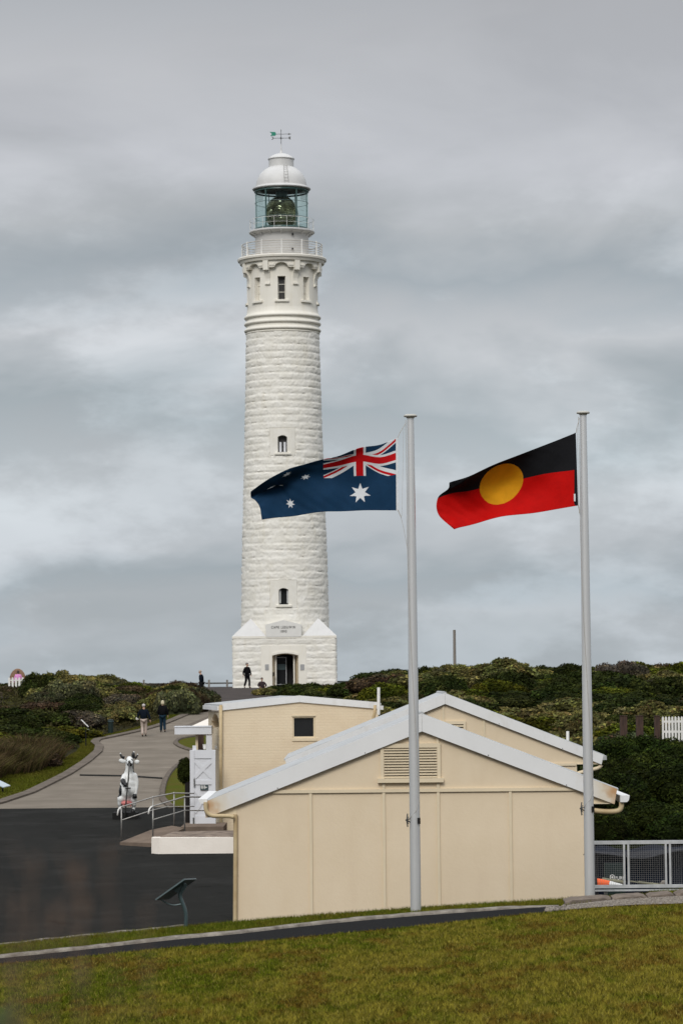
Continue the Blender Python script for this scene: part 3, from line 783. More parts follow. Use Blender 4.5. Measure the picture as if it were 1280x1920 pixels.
# brackets: 12 round the tower, arches between
nb = 8
for k in range(nb):
    a = 2*PI*(k+.5)/nb
    br = MB(); w = .20
    er = Vector((math.sin(a), -math.cos(a), 0)); et = Vector((math.cos(a), math.sin(a), 0))
    pr = [(r_dr-.1, TZ(533)), (r_dr+.02, TZ(533)), (r_dr+.14, TZ(531)), (r_dr+.14, TZ(528)), (r_dr+.03, TZ(527.5)), (r_dr+.06, TZ(520)), (r_dr+.16, TZ(511)), (r_dr+.30, TZ(505.5)), (r_dr+.46, TZ(505)), (r_dr+.48, TZ(484)), (r_dr-.1, TZ(484))]
    n = len(pr); vs = []
    for sgn in (-1, 1):
        for r_, z in pr:
            p = Vector((ax, LD, 0))+er*r_+et*(w*sgn); vs.append((p.x, p.y, z))
    br.add(vs, [tuple(range(n)), tuple(range(2*n-1, n-1, -1))]+[(i_, (i_+1) % n, (i_+1) % n+n, i_+n) for i_ in range(n)])
    br.build('bracket', MT['white_smooth'], lh)
for k in range(nb):      # arched spandrel between brackets
    a_m = 2*PI*k/nb; half = 2*PI/nb/2-.2/(r_dr+.3); ar_h = .185
    m = MB(); q = 14; rr = r_dr+.32; V = []
    for t_ in range(q+1):
        c = -half+2*half*t_/q
        zb = TZ(500) if abs(c) > ar_h else TZ(500)+(TZ(491)-TZ(500))*math.sqrt(max(0, 1-(c/ar_h)**2))+0
        for z_, r_ in ((zb, r_dr-.02), (zb, rr), (TZ(484), rr+.03)):
            V.append((ax+r_*math.sin(a_m+c), LD-r_*math.cos(a_m+c), z_))
    Fc = []
    for t_ in range(q):
        for j in range(2): Fc.append((t_*3+j, (t_+1)*3+j, (t_+1)*3+j+1, t_*3+j+1))
    m.add(V, Fc)
    for sg_ in (-1, 1):       # small impost blocks under the arch springing
        a_i = a_m+sg_*(ar_h+.055); er = Vector((math.sin(a_i), -math.cos(a_i), 0)); et = Vector((math.cos(a_i), math.sin(a_i), 0)); c0 = Vector((ax, LD, 0))+er*(r_dr+.13)
        for z_a, z_b, dd_ in ((TZ(499.5), TZ(496.5), .20), (TZ(496.5)-.002, TZ(493.5), .26)):
            vs = [c0+et*(sx_*.17)+er*(ry*dd_) for sx_, ry in ((-1,-1),(1,-1),(1,1),(-1,1))]; b0_ = z_a; m.add([(v.x, v.y, z_a) for v in vs]+[(v.x, v.y, z_b) for v in vs], [(0,1,2,3),(7,6,5,4),(0,4,5,1),(1,5,6,2),(2,6,7,3),(3,7,4,0)])
    m.build('arch', MT['white_smooth'], lh)
mb = MB()
dk = [(r_dr, TZ(486)), (3.13, TZ(486.5)), (3.19, TZ(483)), (3.21, TZ(481.5)), (3.30, TZ(480.5)), (3.33, TZ(477)), (3.30, TZ(475.5)), (2.0, TZ(475))]
mb.lathe(dk, C2, 96); mb.build('gallery_deck', MT['white_smooth'], lh, smooth=True, auto=30)
# gallery railing
ra = MB(); R1 = 2.97; zb, zt_ = TZ(475), TZ(449)
for q in (.98, .80, .62, .44, .26, .10):
    z = zb+(zt_-zb)*q; ra.tube([(ax+R1*math.sin(2*PI*k/60), LD-R1*math.cos(2*PI*k/60), z) for k in range(61)], .022 if q < .9 else .035, 5)
rail = ra.build('gallery_railing', node_mat('rail_beige', (.50,.47,.42), .6, var=.15, vscale=3), lh)
for k in range(12):
    a = 2*PI*(k+.02)/12; b_ = MB(); b_.tube([(ax+R1*math.sin(a), LD-R1*math.cos(a), zb-.05), (ax+R1*math.sin(a), LD-R1*math.cos(a), zt_+.08)], .055, 6)
    b_.build('baluster', MT['rail_white'], rail)
T2 = lambda y: R(530, y, LD-2.0).z
T0 = lambda y: R(530, y, LD-.5).z
# watch room drum and lantern gallery
mb = MB(); mb.lathe([(2.02, T2(478)), (1.99, T2(432)), (2.03, T2(431))], C2, 72); wr = mb.build('watch_room', MT['dome_white'], lh, smooth=True)
mb = MB()
for yv in (439, 466.5):
    p = R(548.5, yv, LD-1.93); mb = MB(); mb.box((p.x-.06, p.y-.06, p.z-.08), (p.x+.06, p.y+.05, p.z+.08)); mb.build('vent_hole', MT['dark_inside'], wr)
mb = MB(); mb.lathe([(1.98, T2(434)), (2.30, T2(431.5)), (2.45, T2(430)), (2.46, T2(428.2)), (2.44, T2(427)), (1.9, T2(426))], C2, 72)
for k in range(16):
    a = 2*PI*k/16; er = Vector((math.sin(a), -math.cos(a), 0)); p = Vector((ax, LD, 0))
    mb.tube([p+er*1.99+Vector((0,0,T2(437))), p+er*2.36+Vector((0,0,T2(431.5)))], .05, 5)
mb.build('lantern_walkway', MT['dome_white'], lh, smooth=True, auto=30)
hr_ = MB(); Rh = 2.40
for q, rr in ((T2(406), .014), (T2(416), .009)):
    hr_.tube([(ax+Rh*math.sin(2*PI*k/60), LD-Rh*math.cos(2*PI*k/60), q) for k in range(61)], rr, 5)
for k in range(16):
    a = 2*PI*(k+.45)/16; hr_.tube([(ax+Rh*math.sin(a), LD-Rh*math.cos(a), T2(428)), (ax+Rh*math.sin(a), LD-Rh*math.cos(a), T2(406))], .014, 5)
hr_.build('lantern_handrail', MT['rail_white'], lh)
# glazed lantern
RL = 1.98; zl0, zl1 = T2(426), T2(349)
mb = MB(); mb.lathe([(RL, zl0), (RL, zl1)], C2, 16); mb.build('lantern_glazing', MT['lantern_glass'], lh)
fr = MB()
for k, a in enumerate(math.radians(q_) for q_ in (35, -35, 72, -72, 150, -150)):
    fr.tube([(ax+RL*math.sin(a), LD-RL*math.cos(a), zl0), (ax+RL*math.sin(a), LD-RL*math.cos(a), zl1)], .06 if k < 2 else .03, 6)
for z, rr in ((T2(423.5), .09), (T2(402), .016), (T2(374), .02), (T2(352), .07)):
    fr.tube([(ax+RL*math.sin(2*PI*k/48), LD-RL*math.cos(2*PI*k/48), z) for k in range(49)], rr, 5)
fr.build('lantern_frame', MT['lantern_green'], lh)
op = MB(); zc = (T2(425)+T2(361))/2; hz_ = (T2(361)-T2(427))/2
prof_ = []
for k in range(41):
    t_ = k/40; z = zc-hz_+2*hz_*t_; q = (z-zc)/hz_
    r_ = 1.17*math.sqrt(max(.02, 1-abs(q)**2.05)); prof_.append((r_+.035*(k % 2), z))
op.lathe(prof_, C2, 24)
for k in range(8):
    a = 2*PI*(k+.3)/8
    op.tube([(ax+(r_+.04)*math.sin(a), LD-(r_+.04)*math.cos(a), z) for r_, z in prof_], .035, 4)
for k in range(8):      # bullseye panels
    a = 2*PI*(k+.8)/8; er = Vector((math.sin(a), -math.cos(a), 0)); et = Vector((math.cos(a), math.sin(a), 0)); c = Vector((ax, LD, zc))+er*1.18
    for rr in (.18, .32):
        op.tube([c+et*(rr*math.cos(2*PI*j/16))+Vector((0, 0, rr*1.3*math.sin(2*PI*j/16)))-er*(rr*rr*.35) for j in range(17)], .03, 4)
op.build('optic', MT['optic'], lh, smooth=True, auto=25)
cm = MB(); cm.lathe([(.42, T2(364)), (.45, T2(350))], C2, 24); cm.lathe([(.5, zl0), (.85, T2(421)), (.8, T2(415))], C2, 24); cm.build('optic_mount', MT['lantern_green'], lh)
dm = MB()
dprof = [(1.6, T2(350)), (2.14, T2(348.5)), (2.19, T2(347)), (2.17, T2(345.5)), (2.02, T2(344)), (1.90, T2(342))]
z0d, z1d = T2(342), T0(311.5)
for k in range(1, 15):
    t_ = k/14; ang = t_*math.radians(61); dprof.append((1.90*math.cos(ang), z0d+(z1d-z0d)*math.sin(ang)/math.sin(math.radians(61))))
dm.lathe(dprof, C2, 72); dome = dm.build('dome', MT['dome_white'], lh, smooth=True, auto=30)
cw = MB(); cw.lathe([(.86, T0(314)), (.93, T0(312.5)), (.93, T0(298)), (1.0, T0(297)), (1.0, T0(295.8)), (.93, T0(295)), (.83, T0(292)), (.62, T0(289)), (.35, T0(286.6)), (.12, T0(285.5)), (.08, T0(282)), (.045, T0(277)), (.03, T0(268)), (.0, T0(267.5))], C2, 48)
cw.build('cowl', MT['dome_white'], lh, smooth=True, auto=40)
ld = MB()
for da in (-.12, .12):
    pts = []
    for k in range(0, 15):
        t_ = k/14; ang = t_*math.radians(61); r_ = 1.90*math.cos(ang)+.04; a = math.asin(min(.95, (.42+da*1.25)/r_*(1-.25*t_))); z = z0d+(z1d-z0d)*math.sin(ang)/math.sin(math.radians(61))+.03
        pts.append(Vector((ax+r_*math.sin(a), LD-r_*math.cos(a), z)))
    ld.tube(pts, .014, 5)
    if da < 0: pl = pts
    else:
        for k in range(1, 15, 2): ld.tube([pl[k], pts[k]], .010, 4)
ld.build('dome_ladder', MT['steel'], lh)
vn = MB(); vz = lambda y: R(527, y, LD).z
vn.tube([(ax, LD, T0(277)), (ax, LD, vz(243))], .022, 6)
vn.tube([(ax-.62, LD, vz(251.5)), (ax+.66, LD, vz(251.5))], .02, 5); vn.tube([(ax-.55, LD, vz(259)), (ax+.62, LD, vz(259))], .02, 5); vn.tube([(ax, LD-.6, vz(259)), (ax, LD+.6, vz(259))], .02, 5)
vn.ell((ax, LD, vz(259)), .07); 
vn.prism([(ax-.72, vz(256)), (ax-.60, vz(259)), (ax-.72, vz(262)), (ax-.64, vz(262)), (ax-.52, vz(259)), (ax-.64, vz(256))], LD-.015, LD+.015)
vn.prism([(ax+.58, vz(256.5)), (ax+.72, vz(256)), (ax+.70, vz(259)), (ax+.72, vz(262)), (ax+.58, vz(260.5))], LD-.015, LD+.015)
vn.prism([(ax+.55, vz(249.8)), (ax+.78, vz(251.5)), (ax+.55, vz(253.2))], LD-.015, LD+.015)
vane = vn.build('weather_vane', MT['iron_dark'], lh)
tl = MB(); tl.prism([(ax-.85, vz(247)), (ax-.42, vz(247.6)), (ax-.36, vz(251)), (ax-.42, vz(254.4)), (ax-.80, vz(254.8)), (ax-.68, vz(251))], LD-.02, LD+.02)
tl.build('vane_tail', MT['vane_green'], vane)

# square base with rough blocks
hb = 96.3/(F/LFr); yf, yb_ = LFr, LFr+2*hb; zb0, zb1 = gz-.3, R(530, 1196, LFr).z
dxl, dxr = R(510.5, 1260, LFr).x, R(559.5, 1260, LFr).x; dz1 = R(535, 1225, LFr).z; dz_side = R(535, 1229, LFr).z
sxl, sxr, sz1 = R(490, 1260, LFr).x, R(574, 1260, LFr).x, R(535, 1210, LFr).z
mb = MB()
def rough_face(P0, U, Nn, wid, z0, z1, seed, front=False):
    ch = .5; nu, nv = int(wid/.075), int((z1-z0)/ch*7); V, Fc = [], []
    for j in range(nv+1):
        z = z0+(z1-z0)*j/nv
        for k in range(nu+1):
            u = wid*k/nu; p = P0+U*u
            d = rough_disp(u, z1-z, ch, seed)
            if front and sxl < p.x < sxr and z < sz1: d = .03
            edge = min(u, wid-u)
            d = d*min(1, edge/.08)-.03*(1-min(1, edge/.08))
            V.append((p.x+Nn.x*d, p.y+Nn.y*d, z))
    for j in range(nv):
        for k in range(nu):
            x = (P0+U*(wid*(k+.5)/nu)).x; z = z0+(z1-z0)*(j+.5)/nv
            if front and dxl-.05 < x < dxr+.05 and z < dz1+.05: continue
            Fc.append((j*(nu+1)+k, j*(nu+1)+k+1, (j+1)*(nu+1)+k+1, (j+1)*(nu+1)+k))
    mb.add(V, Fc)
bx0, bx1 = ax-hb, ax+hb
rough_face(Vector((bx0, yf, 0)), Vector((1,0,0)), Vector((0,-1,0)), 2*hb, zb0, zb1, 21, True)
rough_face(Vector((bx0, yb_, 0)), Vector((0,-1,0)), Vector((-1,0,0)), 2*hb, zb0, zb1, 33)
rough_face(Vector((bx1, yf, 0)), Vector((0,1,0)), Vector((1,0,0)), 2*hb, zb0, zb1, 44)
rough_face(Vector((bx1, yb_, 0)), Vector((-1,0,0)), Vector((0,1,0)), 2*hb, zb0, zb1, 55)
mb.build('base', MT['white_stone'], lh, smooth=True, auto=60)
tp = MB(); tp.box((bx0-.05, yf-.07, zb1-.03), (bx1+.05, yb_+.05, zb1+.14))
tp.build('base_coping', MT['white_smooth'], lh)
zc0 = zb1+.14; apz = R(470, 1160, LFr+.9).z
for sx_ in (-1, 1):
    for sy_ in (-1, 1):
        cx_ = ax+sx_*hb; cy_ = LD*0+(yf if sy_ < 0 else yb_); cyy = (yf+yb_)/2
        inner = 62/(F/LFr)*1.0
        b_ = MB(); e = .05
        A = (cx_+sx_*e, cy_+sy_*e, zc0); B = (cx_-sx_*inner, cy_+sy_*e, zc0); D_ = (cx_+sx_*e, cy_-sy_*inner, zc0); Cc = (cx_-sx_*inner, cy_-sy_*inner, zc0)
        T = (cx_-sx_*1.28, cy_-sy_*1.05, apz); T2 = (cx_-sx_*1.6, cy_-sy_*1.6, apz-.2)
        b_.add([A, B, Cc, D_, T], [(0,1,4), (1,2,4), (2,3,4), (3,0,4), (3,2,1,0)])
        b_.build('corner_broach', MT['dome_white'], lh)
# name tablet
pz0, pzs, pza = R(532, 1194, LFr).z, R(532, 1171, LFr).z, R(532, 1162.5, LFr).z
px0, px1 = R(497.5, 1180, LFr).x, R(565, 1180, LFr).x; pc = (px0+px1)/2
tb = MB(); tb.prism([(px0+.05, pz0), (px0, pzs), (pc, pza), (px1, pzs), (px1-.02, pz0)], yf-.10, yf+1.0)
tab = tb.build('name_tablet', node_mat('tablet_grey', (.68,.67,.64), .7, var=.05), lh)
lt = MB()
for txt, yy_, sz in (('CAPE LEEUWIN', 1176.3, .255), ('1895', 1184.0, .255)):
    vs, fs = text_mesh(txt, sz, 1.32); zc_ = R(533, yy_, LFr).z
    lt.add([(pc+v.x*.80, yf-.108-v.z, zc_+v.y) for v in vs], fs)
lt.build('lettering', MT['letter'], tab)
# door surround, reveal, doors
sm = MB(); q = 12
arc = [(dxl+(dxr-dxl)*k/q, dz_side+(dz1-dz_side)*(1-(2*k/q-1)**2)) for k in range(q+1)]
yfs = yf-.06
vs = [(sxl, yfs, gz), (sxl, yfs, sz1), (sxr, yfs, sz1), (sxr, yfs, gz)]
sm.prism([(sxl, gz-.1), (sxl, sz1), (dxl, sz1), (dxl, gz-.1)], yfs, yf+.02); sm.prism([(dxr, gz-.1), (dxr, sz1), (sxr, sz1), (sxr, gz-.1)], yfs, yf+.02)
for k in range(q): sm.prism([arc[k], (arc[k][0], sz1), (arc[k+1][0], sz1), arc[k+1]], yfs, yf+.02)
sm.build('door_surround', MT['white_smooth'], lh)
ho = MB(); hood = [(x_, z_+.16) for x_, z_ in arc]
for k in range(q): ho.prism([arc[k], hood[k], hood[k+1], arc[k+1]], yfs-.05, yfs+.01)
ho.build('door_hood', MT['white_smooth'], lh)
rv = MB(); loop = [(dxl, gz-.05)]+arc+[(dxr, gz-.05)]; n = len(loop)
spl = lambda x_: (x_-(dxl+dxr)/2)*.70+(dxl+dxr)/2
rv.add([(x_, yf, z_) for x_, z_ in loop]+[(spl(x_), yf+1.0, z_-.06) for x_, z_ in loop], [(k, k+1, k+1+n, k+n) for k in range(n-1)])
rv.build('door_reveal', MT['cream_trim'], lh)
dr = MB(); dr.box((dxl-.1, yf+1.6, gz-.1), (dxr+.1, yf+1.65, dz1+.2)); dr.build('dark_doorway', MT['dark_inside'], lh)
for sgn, xx, nm in ((-1, R(516.6, 1260, LFr).x, ''), (1, R(551, 1260, LFr).x, '')):
    d_ = MB(); d_.box((xx-.045, yf+.45, gz+.05), (xx+.055, yf+1.0, dz1-.12)); do = d_.build('door_leaf', MT['white_smooth'], lh)
gx0, gx1 = R(518, 1260, LFr+1).x, R(537, 1260, LFr+1).x; g0, g1 = R(530, 1284, LFr+1).z, R(530, 1232, LFr+1).z; gy = yf+1.25
g_ = MB(); w_ = .05
for a, b in (((gx0, gy, g0), (gx0+w_, gy+.05, g1)), ((gx1-w_, gy, g0), (gx1, gy+.05, g1)), ((gx0+w_, gy, g0), (gx1-w_, gy+.05, g0+w_)), ((gx0+w_, gy, g1-w_), (gx1-w_, gy+.05, g1))): g_.box(a, b)
gd = g_.build('glazed_door', MT['galv'], lh)
g_ = MB(); g_.box((gx0+w_, gy+.02, g0+w_), (gx1-w_, gy+.03, g1-w_)); g_.build('pane', MT['window_glass'], gd)
g_ = MB(); g_.box((gx0+w_, gy-.002, g0+1.1), (gx1-w_-.03, gy+.018, g0+1.52)); g_.build('notice', MT['sign_teal'], gd)
for pxa, pxb in ((497, 504), (563, 570.5)):
    a, b = R(pxa, 1256.5, LFr), R(pxb, 1245.5, LFr)
    p_ = MB(); p_.box((a.x, yfs-.03, a.z), (b.x, yfs+.005, b.z)); p_.build('wall_plaque', MT['plaque'], lh)
p_ = MB(); a = R(511.6, 1268, LFr); p_.box((a.x-.0, yf-.1, a.z), (a.x+.10, yf+.02, a.z+.3)); p_.build('door_box', MT['black'], lh)

# ------------------------------------------------------------------ flagpoles
def flagpole(xb, yt, yb, D, hcleat):
    b = R(xb, yb, D); top = R(xb, yt, D)
    H = R(xb, yt, D).z-b.z; base = Vector((b.x, D, b.z-.15))
    t = thing('flagpole', (b.x, D, b.z), 'x', 'flagpole', 'silver flagpoles beside the cream building')
    m = MB(); m.tube([(b.x, D, b.z-.2), (b.x, D, b.z+H*.35), (b.x, D, b.z+H*.7), (b.x, D, b.z+H)], [.089, .084, .074, .058], 24)
    m.build('pole', MT['pole_metal'], t, smooth=True, auto=40)
    m = MB(); z = b.z+H; m.lathe([(.06, z-.02), (.075, z), (.11, z+.005), (.115, z+.025), (.09, z+.045), (.0, z+.052)], (b.x, D), 24); m.build('cap', MT['cap'], t, smooth=True)
    zc = b.z+hcleat
    m = MB(); m.tube([(b.x-.12, D-.04, zc-.11), (b.x-.135, D-.045, zc), (b.x-.12, D-.04, zc+.11)], .011, 6); m.tube([(b.x-.08, D-.03, zc-.03), (b.x-.14, D-.045, zc)], .012, 6); m.tube([(b.x-.08, D-.03, zc+.03), (b.x-.14, D-.045, zc)], .012, 6)
    for k in range(3): m.tube([(b.x-.10-.015*k, D-.05, zc-.06+.02*k), (b.x-.155+.02*k, D-.06, zc+.005), (b.x-.10-.01*k, D-.05, zc+.06-.01*k)], .007, 5)
    m.build('cleat', MT['iron_dark'], t)
    m = MB(); m.box((b.x+.045, D-.092, zc-.06), (b.x+.092, D-.03, zc+.04)); m.build('clamp', MT['black'], t)
    # halyard: hugs the pole, spiralling loosely down to the cleat, free at the top left
    m = MB(); pts = [(b.x-.10, D-.05, b.z+H-.08)]
    z1_, z0_ = b.z+H-1.75, zc+.35
    pts2 = []
    for k in range(26):
        t_ = k/25; z = z1_+(z0_-z1_)*t_; a = math.radians(-62+120*t_**1.4); rr = .088+.003
        pts2.append((b.x+rr*math.sin(a), D-rr*math.cos(a)-.002, z))
    pts2.append((b.x+.02, D-.095, zc+.15)); pts2.append((b.x-.10, D-.05, zc+.02))
    m.tube([(b.x-.082, D-.03, b.z+H-.05), (b.x-.075, D-.06, z1_+.4)]+pts2, .0045, 5)
    m.build('halyard', MT['rope'], t)
    return t, b, H
P1, pb1, H1 = flagpole(779, 782, 1704, 50, 1.47)
P1['label'] = 'left silver flagpole, in front of the louvred gable, flying the dark blue flag'
P2 = copy_tree(P1); p2 = R(1105, 1679, 51); P2.location = p2
P2.scale = (1, 1, (R(1105, 776, 51).z-p2.z)/H1); P2['label'] = 'right silver flagpole, at the corner of the cream building, flying the red and black flag'

# ------------------------------------------------------------------ flags
def cloth_mat(name, col, tr=.22):
    m = node_mat(name, col, .75, var=.10, vscale=6, trans=tr, spec=.12, bump=.004, bscale=14); return m
navy = cloth_mat('cloth_navy', (.010,.045,.105)); fred = cloth_mat('cloth_red', (.60,.008,.012)); fwhite = cloth_mat('cloth_white', (.82,.84,.86), .3)
fblack = cloth_mat('cloth_black', (.010,.010,.012), .05); fred2 = cloth_mat('cloth_deep_red', (.62,.004,.003)); fyel = cloth_mat('cloth_yellow', (.78,.36,.012))
def star(s, t, cs, ct, Ro, n, inner=4/9):
    ds, dt = s-cs, -(t-ct); r = np.hypot(ds, dt); a = np.arctan2(ds, dt) % (2*PI/n); a = np.minimum(a, 2*PI/n-a)
    # edge line from outer point (angle 0) to inner point (angle pi/n)
    Ri = Ro*inner; ax_, ay_ = Ro, 0; bx_, by_ = Ri*math.cos(PI/n), Ri*math.sin(PI/n)
    x, y = r*np.cos(a), r*np.sin(a)
    return ((bx_-ax_)*(y-ay_)-(by_-ay_)*(x-ax_)) > 0
def au_design(u, v):
    s, t = u*2, v
    m = np.zeros(u.shape, int)
    cn = (s < 1) & (t < .5)
    X, Y = s*60-30, t*60-15
    d1 = (Y-X/2)/math.hypot(1, .5); d2 = (Y+X/2)/math.hypot(1, .5)
    white = (np.abs(d1) < 3) | (np.abs(d2) < 3)
    up = Y < 0
    # hoist is at s=0; counterchanged saltire
    rd = ((d1 > 0) & (d1 < 2) & (X < 0)) | ((d1 < 0) & (d1 > -2) & (X > 0)) | ((d2 > 0) & (d2 < 2) & (X < 0)) | ((d2 < 0) & (d2 > -2) & (X > 0))
    cm_ = np.where(white, 2, 0); cm_ = np.where(rd & white, 1, cm_)
    cm_ = np.where((np.abs(X) < 5) | (np.abs(Y) < 5), 2, cm_); cm_ = np.where((np.abs(X) < 3) | (np.abs(Y) < 3), 1, cm_)
    m = np.where(cn, cm_, m)
    for cs, ct, ro, n in ((.5, .75, .15, 7), (1.5, 5/6, 1/14, 7), (1.25, 7/16, 1/14, 7), (1.5, 1/6, 1/14, 7), (1.5+2/9, 89/240, 1/14, 7)):
        m = np.where(star(s, t, cs, ct, ro, n), 2, m)
    m = np.where(star(s, t, 1.6, 21/40, 1/24, 5, .38), 2, m)
    return m
def ab_design(u, v):
    m = np.where(v < .5, 0, 1); r = np.hypot((u-.5)*2.04, (v-.5))
    return np.where(r < .285, 2, m)
def flag(name, U, Vk, PX, PYt, DEP, D, nu, nv, design, mats, label, thick=.004):
    uu = np.linspace(0, 1, nu+1); vv = np.linspace(0, 1, nv+1)
    def surf(T):
        T = np.array(T, float); A = hermite(uu, U, T)          # (nu+1, len(Vk))
        return hermite(vv, Vk, A.T).T                           # (nu+1, nv+1)
    X, Y, Dp = surf(PX), surf(PYt), surf(DEP)
    UU, VV = np.meshgrid(uu, vv, indexing='ij')
    Dp = D + Dp + UU**.7*(.035*np.sin(2*PI*(UU*2.2+VV*.7))+.016*np.sin(2*PI*(UU*3.6-VV*1.1)+1+1.6*np.sin(3*UU+4*VV))+.013*np.sin(2*PI*(UU*1.9+VV*2.1)+2*np.sin(4*UU))+.003*np.sin(2*PI*(UU*9+VV*5)+3*np.sin(5*VV+2*UU)))
    Y = Y + UU*(1.2*np.sin(2*PI*UU*2.6+1+VV*2))
    d = np.array(fwd)[None, None]+np.array(cr)[None, None]*((X-640)/F)[..., None]+np.array(cu)[None, None]*((960-Y)/F)[..., None]
    P = d*(Dp/d[..., 1])[..., None]
    n2_ = nv+1; i = np.arange(nu)[:, None]*n2_+np.arange(nv)[None, :]
    Fq = np.stack([i, i+1, i+n2_+1, i+n2_], -1).reshape(-1, 4)
    uc = (UU[:-1, :-1]+UU[1:, 1:])/2; vc = (VV[:-1, :-1]+VV[1:, 1:])/2
    mi = design(uc, vc).ravel()
    org = P[0, nv//2]
    o = np_mesh(name, P.reshape(-1, 3), Fq, mats, mi=mi, org=tuple(org), smooth=True)
    sd_ = o.modifiers.new('thickness', 'SOLIDIFY'); sd_.thickness = thick; sd_.offset = 0
    tag(o, label, 'flag'); return o, P
Vk = [0, .2, .4, .6, .8, 1]
Uk = [0, .1, .25, .4, .5, .625, .75, .86, 1]
PYt = [[822,849,876,903,930,957],[833,857,882,907,932,957],[840,853,879,905,931,957],[855,864,884,908,933,959],[861,871,887,908,934,960],[871,881,892,909,936,963],[880,890,900,915,939,968],[895,908,914.5,912,935,971.5],[923,930,934,939,951,974]]
PXt = [[742+ (1 if v > .5 else 0) - 272*u + 20*u**4*float(sst(.3, 1, v)) for v in Vk] for u in Uk]
DEP = [[-(max(0, .45-v)/.45)*a_ + (.05*a_ if .5 < v < .8 else 0) for v in Vk] for a_ in (0, .08, .20, .24, .24, .26, .30, .28, .12)]
for r_, dr_ in zip(DEP[7:8], (0,)): r_[3] += .10
fl1, FP1 = flag('national_flag', Uk, Vk, PXt, PYt, DEP, 49.93, 480, 240, au_design, [navy, fred, fwhite], 'dark blue flag with a red and white cross canton and white stars')
Vk2 = [0, .215, .5, .785, 1]; Uk2 = [0, .25, .5, .7, .85, 1]
PY2 = [[812,842,881,919,948],[838,858,890,927,960],[866,871,907,946,969.5],[890,895,919,955,982],[899,909,924,960,989],[906,917,935,967,992]]
PX2 = [[1077,1077,1078,1080,1082],[1012,1013,1013,1013,1012],[938,938,938,938,938],[886,885,883,886,888],[858,858,852,853,866],[842,840,820,823,851]]
DE2 = [[0]*5,[-.14,-.08,0,.02,-.03],[-.40,-.26,0,.05,-.08],[-.36,-.26,.0,.10,.02],[-.25,-.2,.02,.08,.05],[-.1,-.12,.08,.1,.05]]
fl2, FP2 = flag('first_nations_flag', Uk2, Vk2, PX2, PY2, DE2, 50.93, 360, 180, ab_design, [fblack, fred2, fyel], 'black over red flag with a yellow disc in the middle')
# hoist sleeves and attaching lines as parts
def line_px(m, pts, D, r_): m.tube([R(x, y, D) for x, y in pts], r_, 5)
m = MB(); a, b, c, d_ = R(741.6, 821, 49.93), R(745.4, 821, 49.93), R(746.3, 958, 49.93), R(742.6, 957.5, 49.93)
vs = [a, b, c, d_]; m.add([(v.x, v.y-.004, v.z) for v in vs]+[(v.x, v.y+.004, v.z) for v in vs], [(0,1,2,3),(7,6,5,4),(0,4,5,1),(1,5,6,2),(2,6,7,3),(3,7,4,0)]); m.build('hoist_sleeve', fwhite, fl1)
m = MB(); line_px(m, [(744.5, 822), (749, 812), (756, 800), (761, 793)], 49.93, .006); line_px(m, [(745.5, 956), (749, 964), (752, 970)], 49.93, .008); line_px(m, [(751, 968), (755, 985), (759, 1005), (763, 1027)], 49.95, .0035); line_px(m, [(756, 803), (755, 870), (753, 968)], 49.93, .0022)
m.build('hoist_line', MT['rope'], fl1)
m = MB(); a, b, c, d_ = R(1076.5, 811.5, 50.93), R(1078.6, 811.5, 50.93), R(1083, 948, 50.93), R(1075.5, 947, 50.93)
vs = [a, b, c, d_]; m.add([(v.x, v.y-.006, v.z) for v in vs]+[(v.x, v.y+.006, v.z) for v in vs], [(0,1,2,3),(7,6,5,4),(0,4,5,1),(1,5,6,2),(2,6,7,3),(3,7,4,0)]); m.build('hoist_sleeve', fblack, fl2)
m = MB(); a, b = R(1075, 940, 50.90), R(1078, 926, 50.90); m.box((a.x, a.y-.008, a.z), (b.x, a.y-.001, b.z)); m.build('care_label', fwhite, fl2)
m = MB(); line_px(m, [(1079, 812), (1081, 800), (1084, 790), (1085, 784)], 50.93, .006); line_px(m, [(1083, 946), (1085, 955), (1086, 963)], 50.93, .010); line_px(m, [(1081, 800), (1082.5, 870), (1084, 948)], 50.95, .0035)
m.build('hoist_line', MT['rope'], fl2)
# fix depth of sleeve-less black band: nothing more

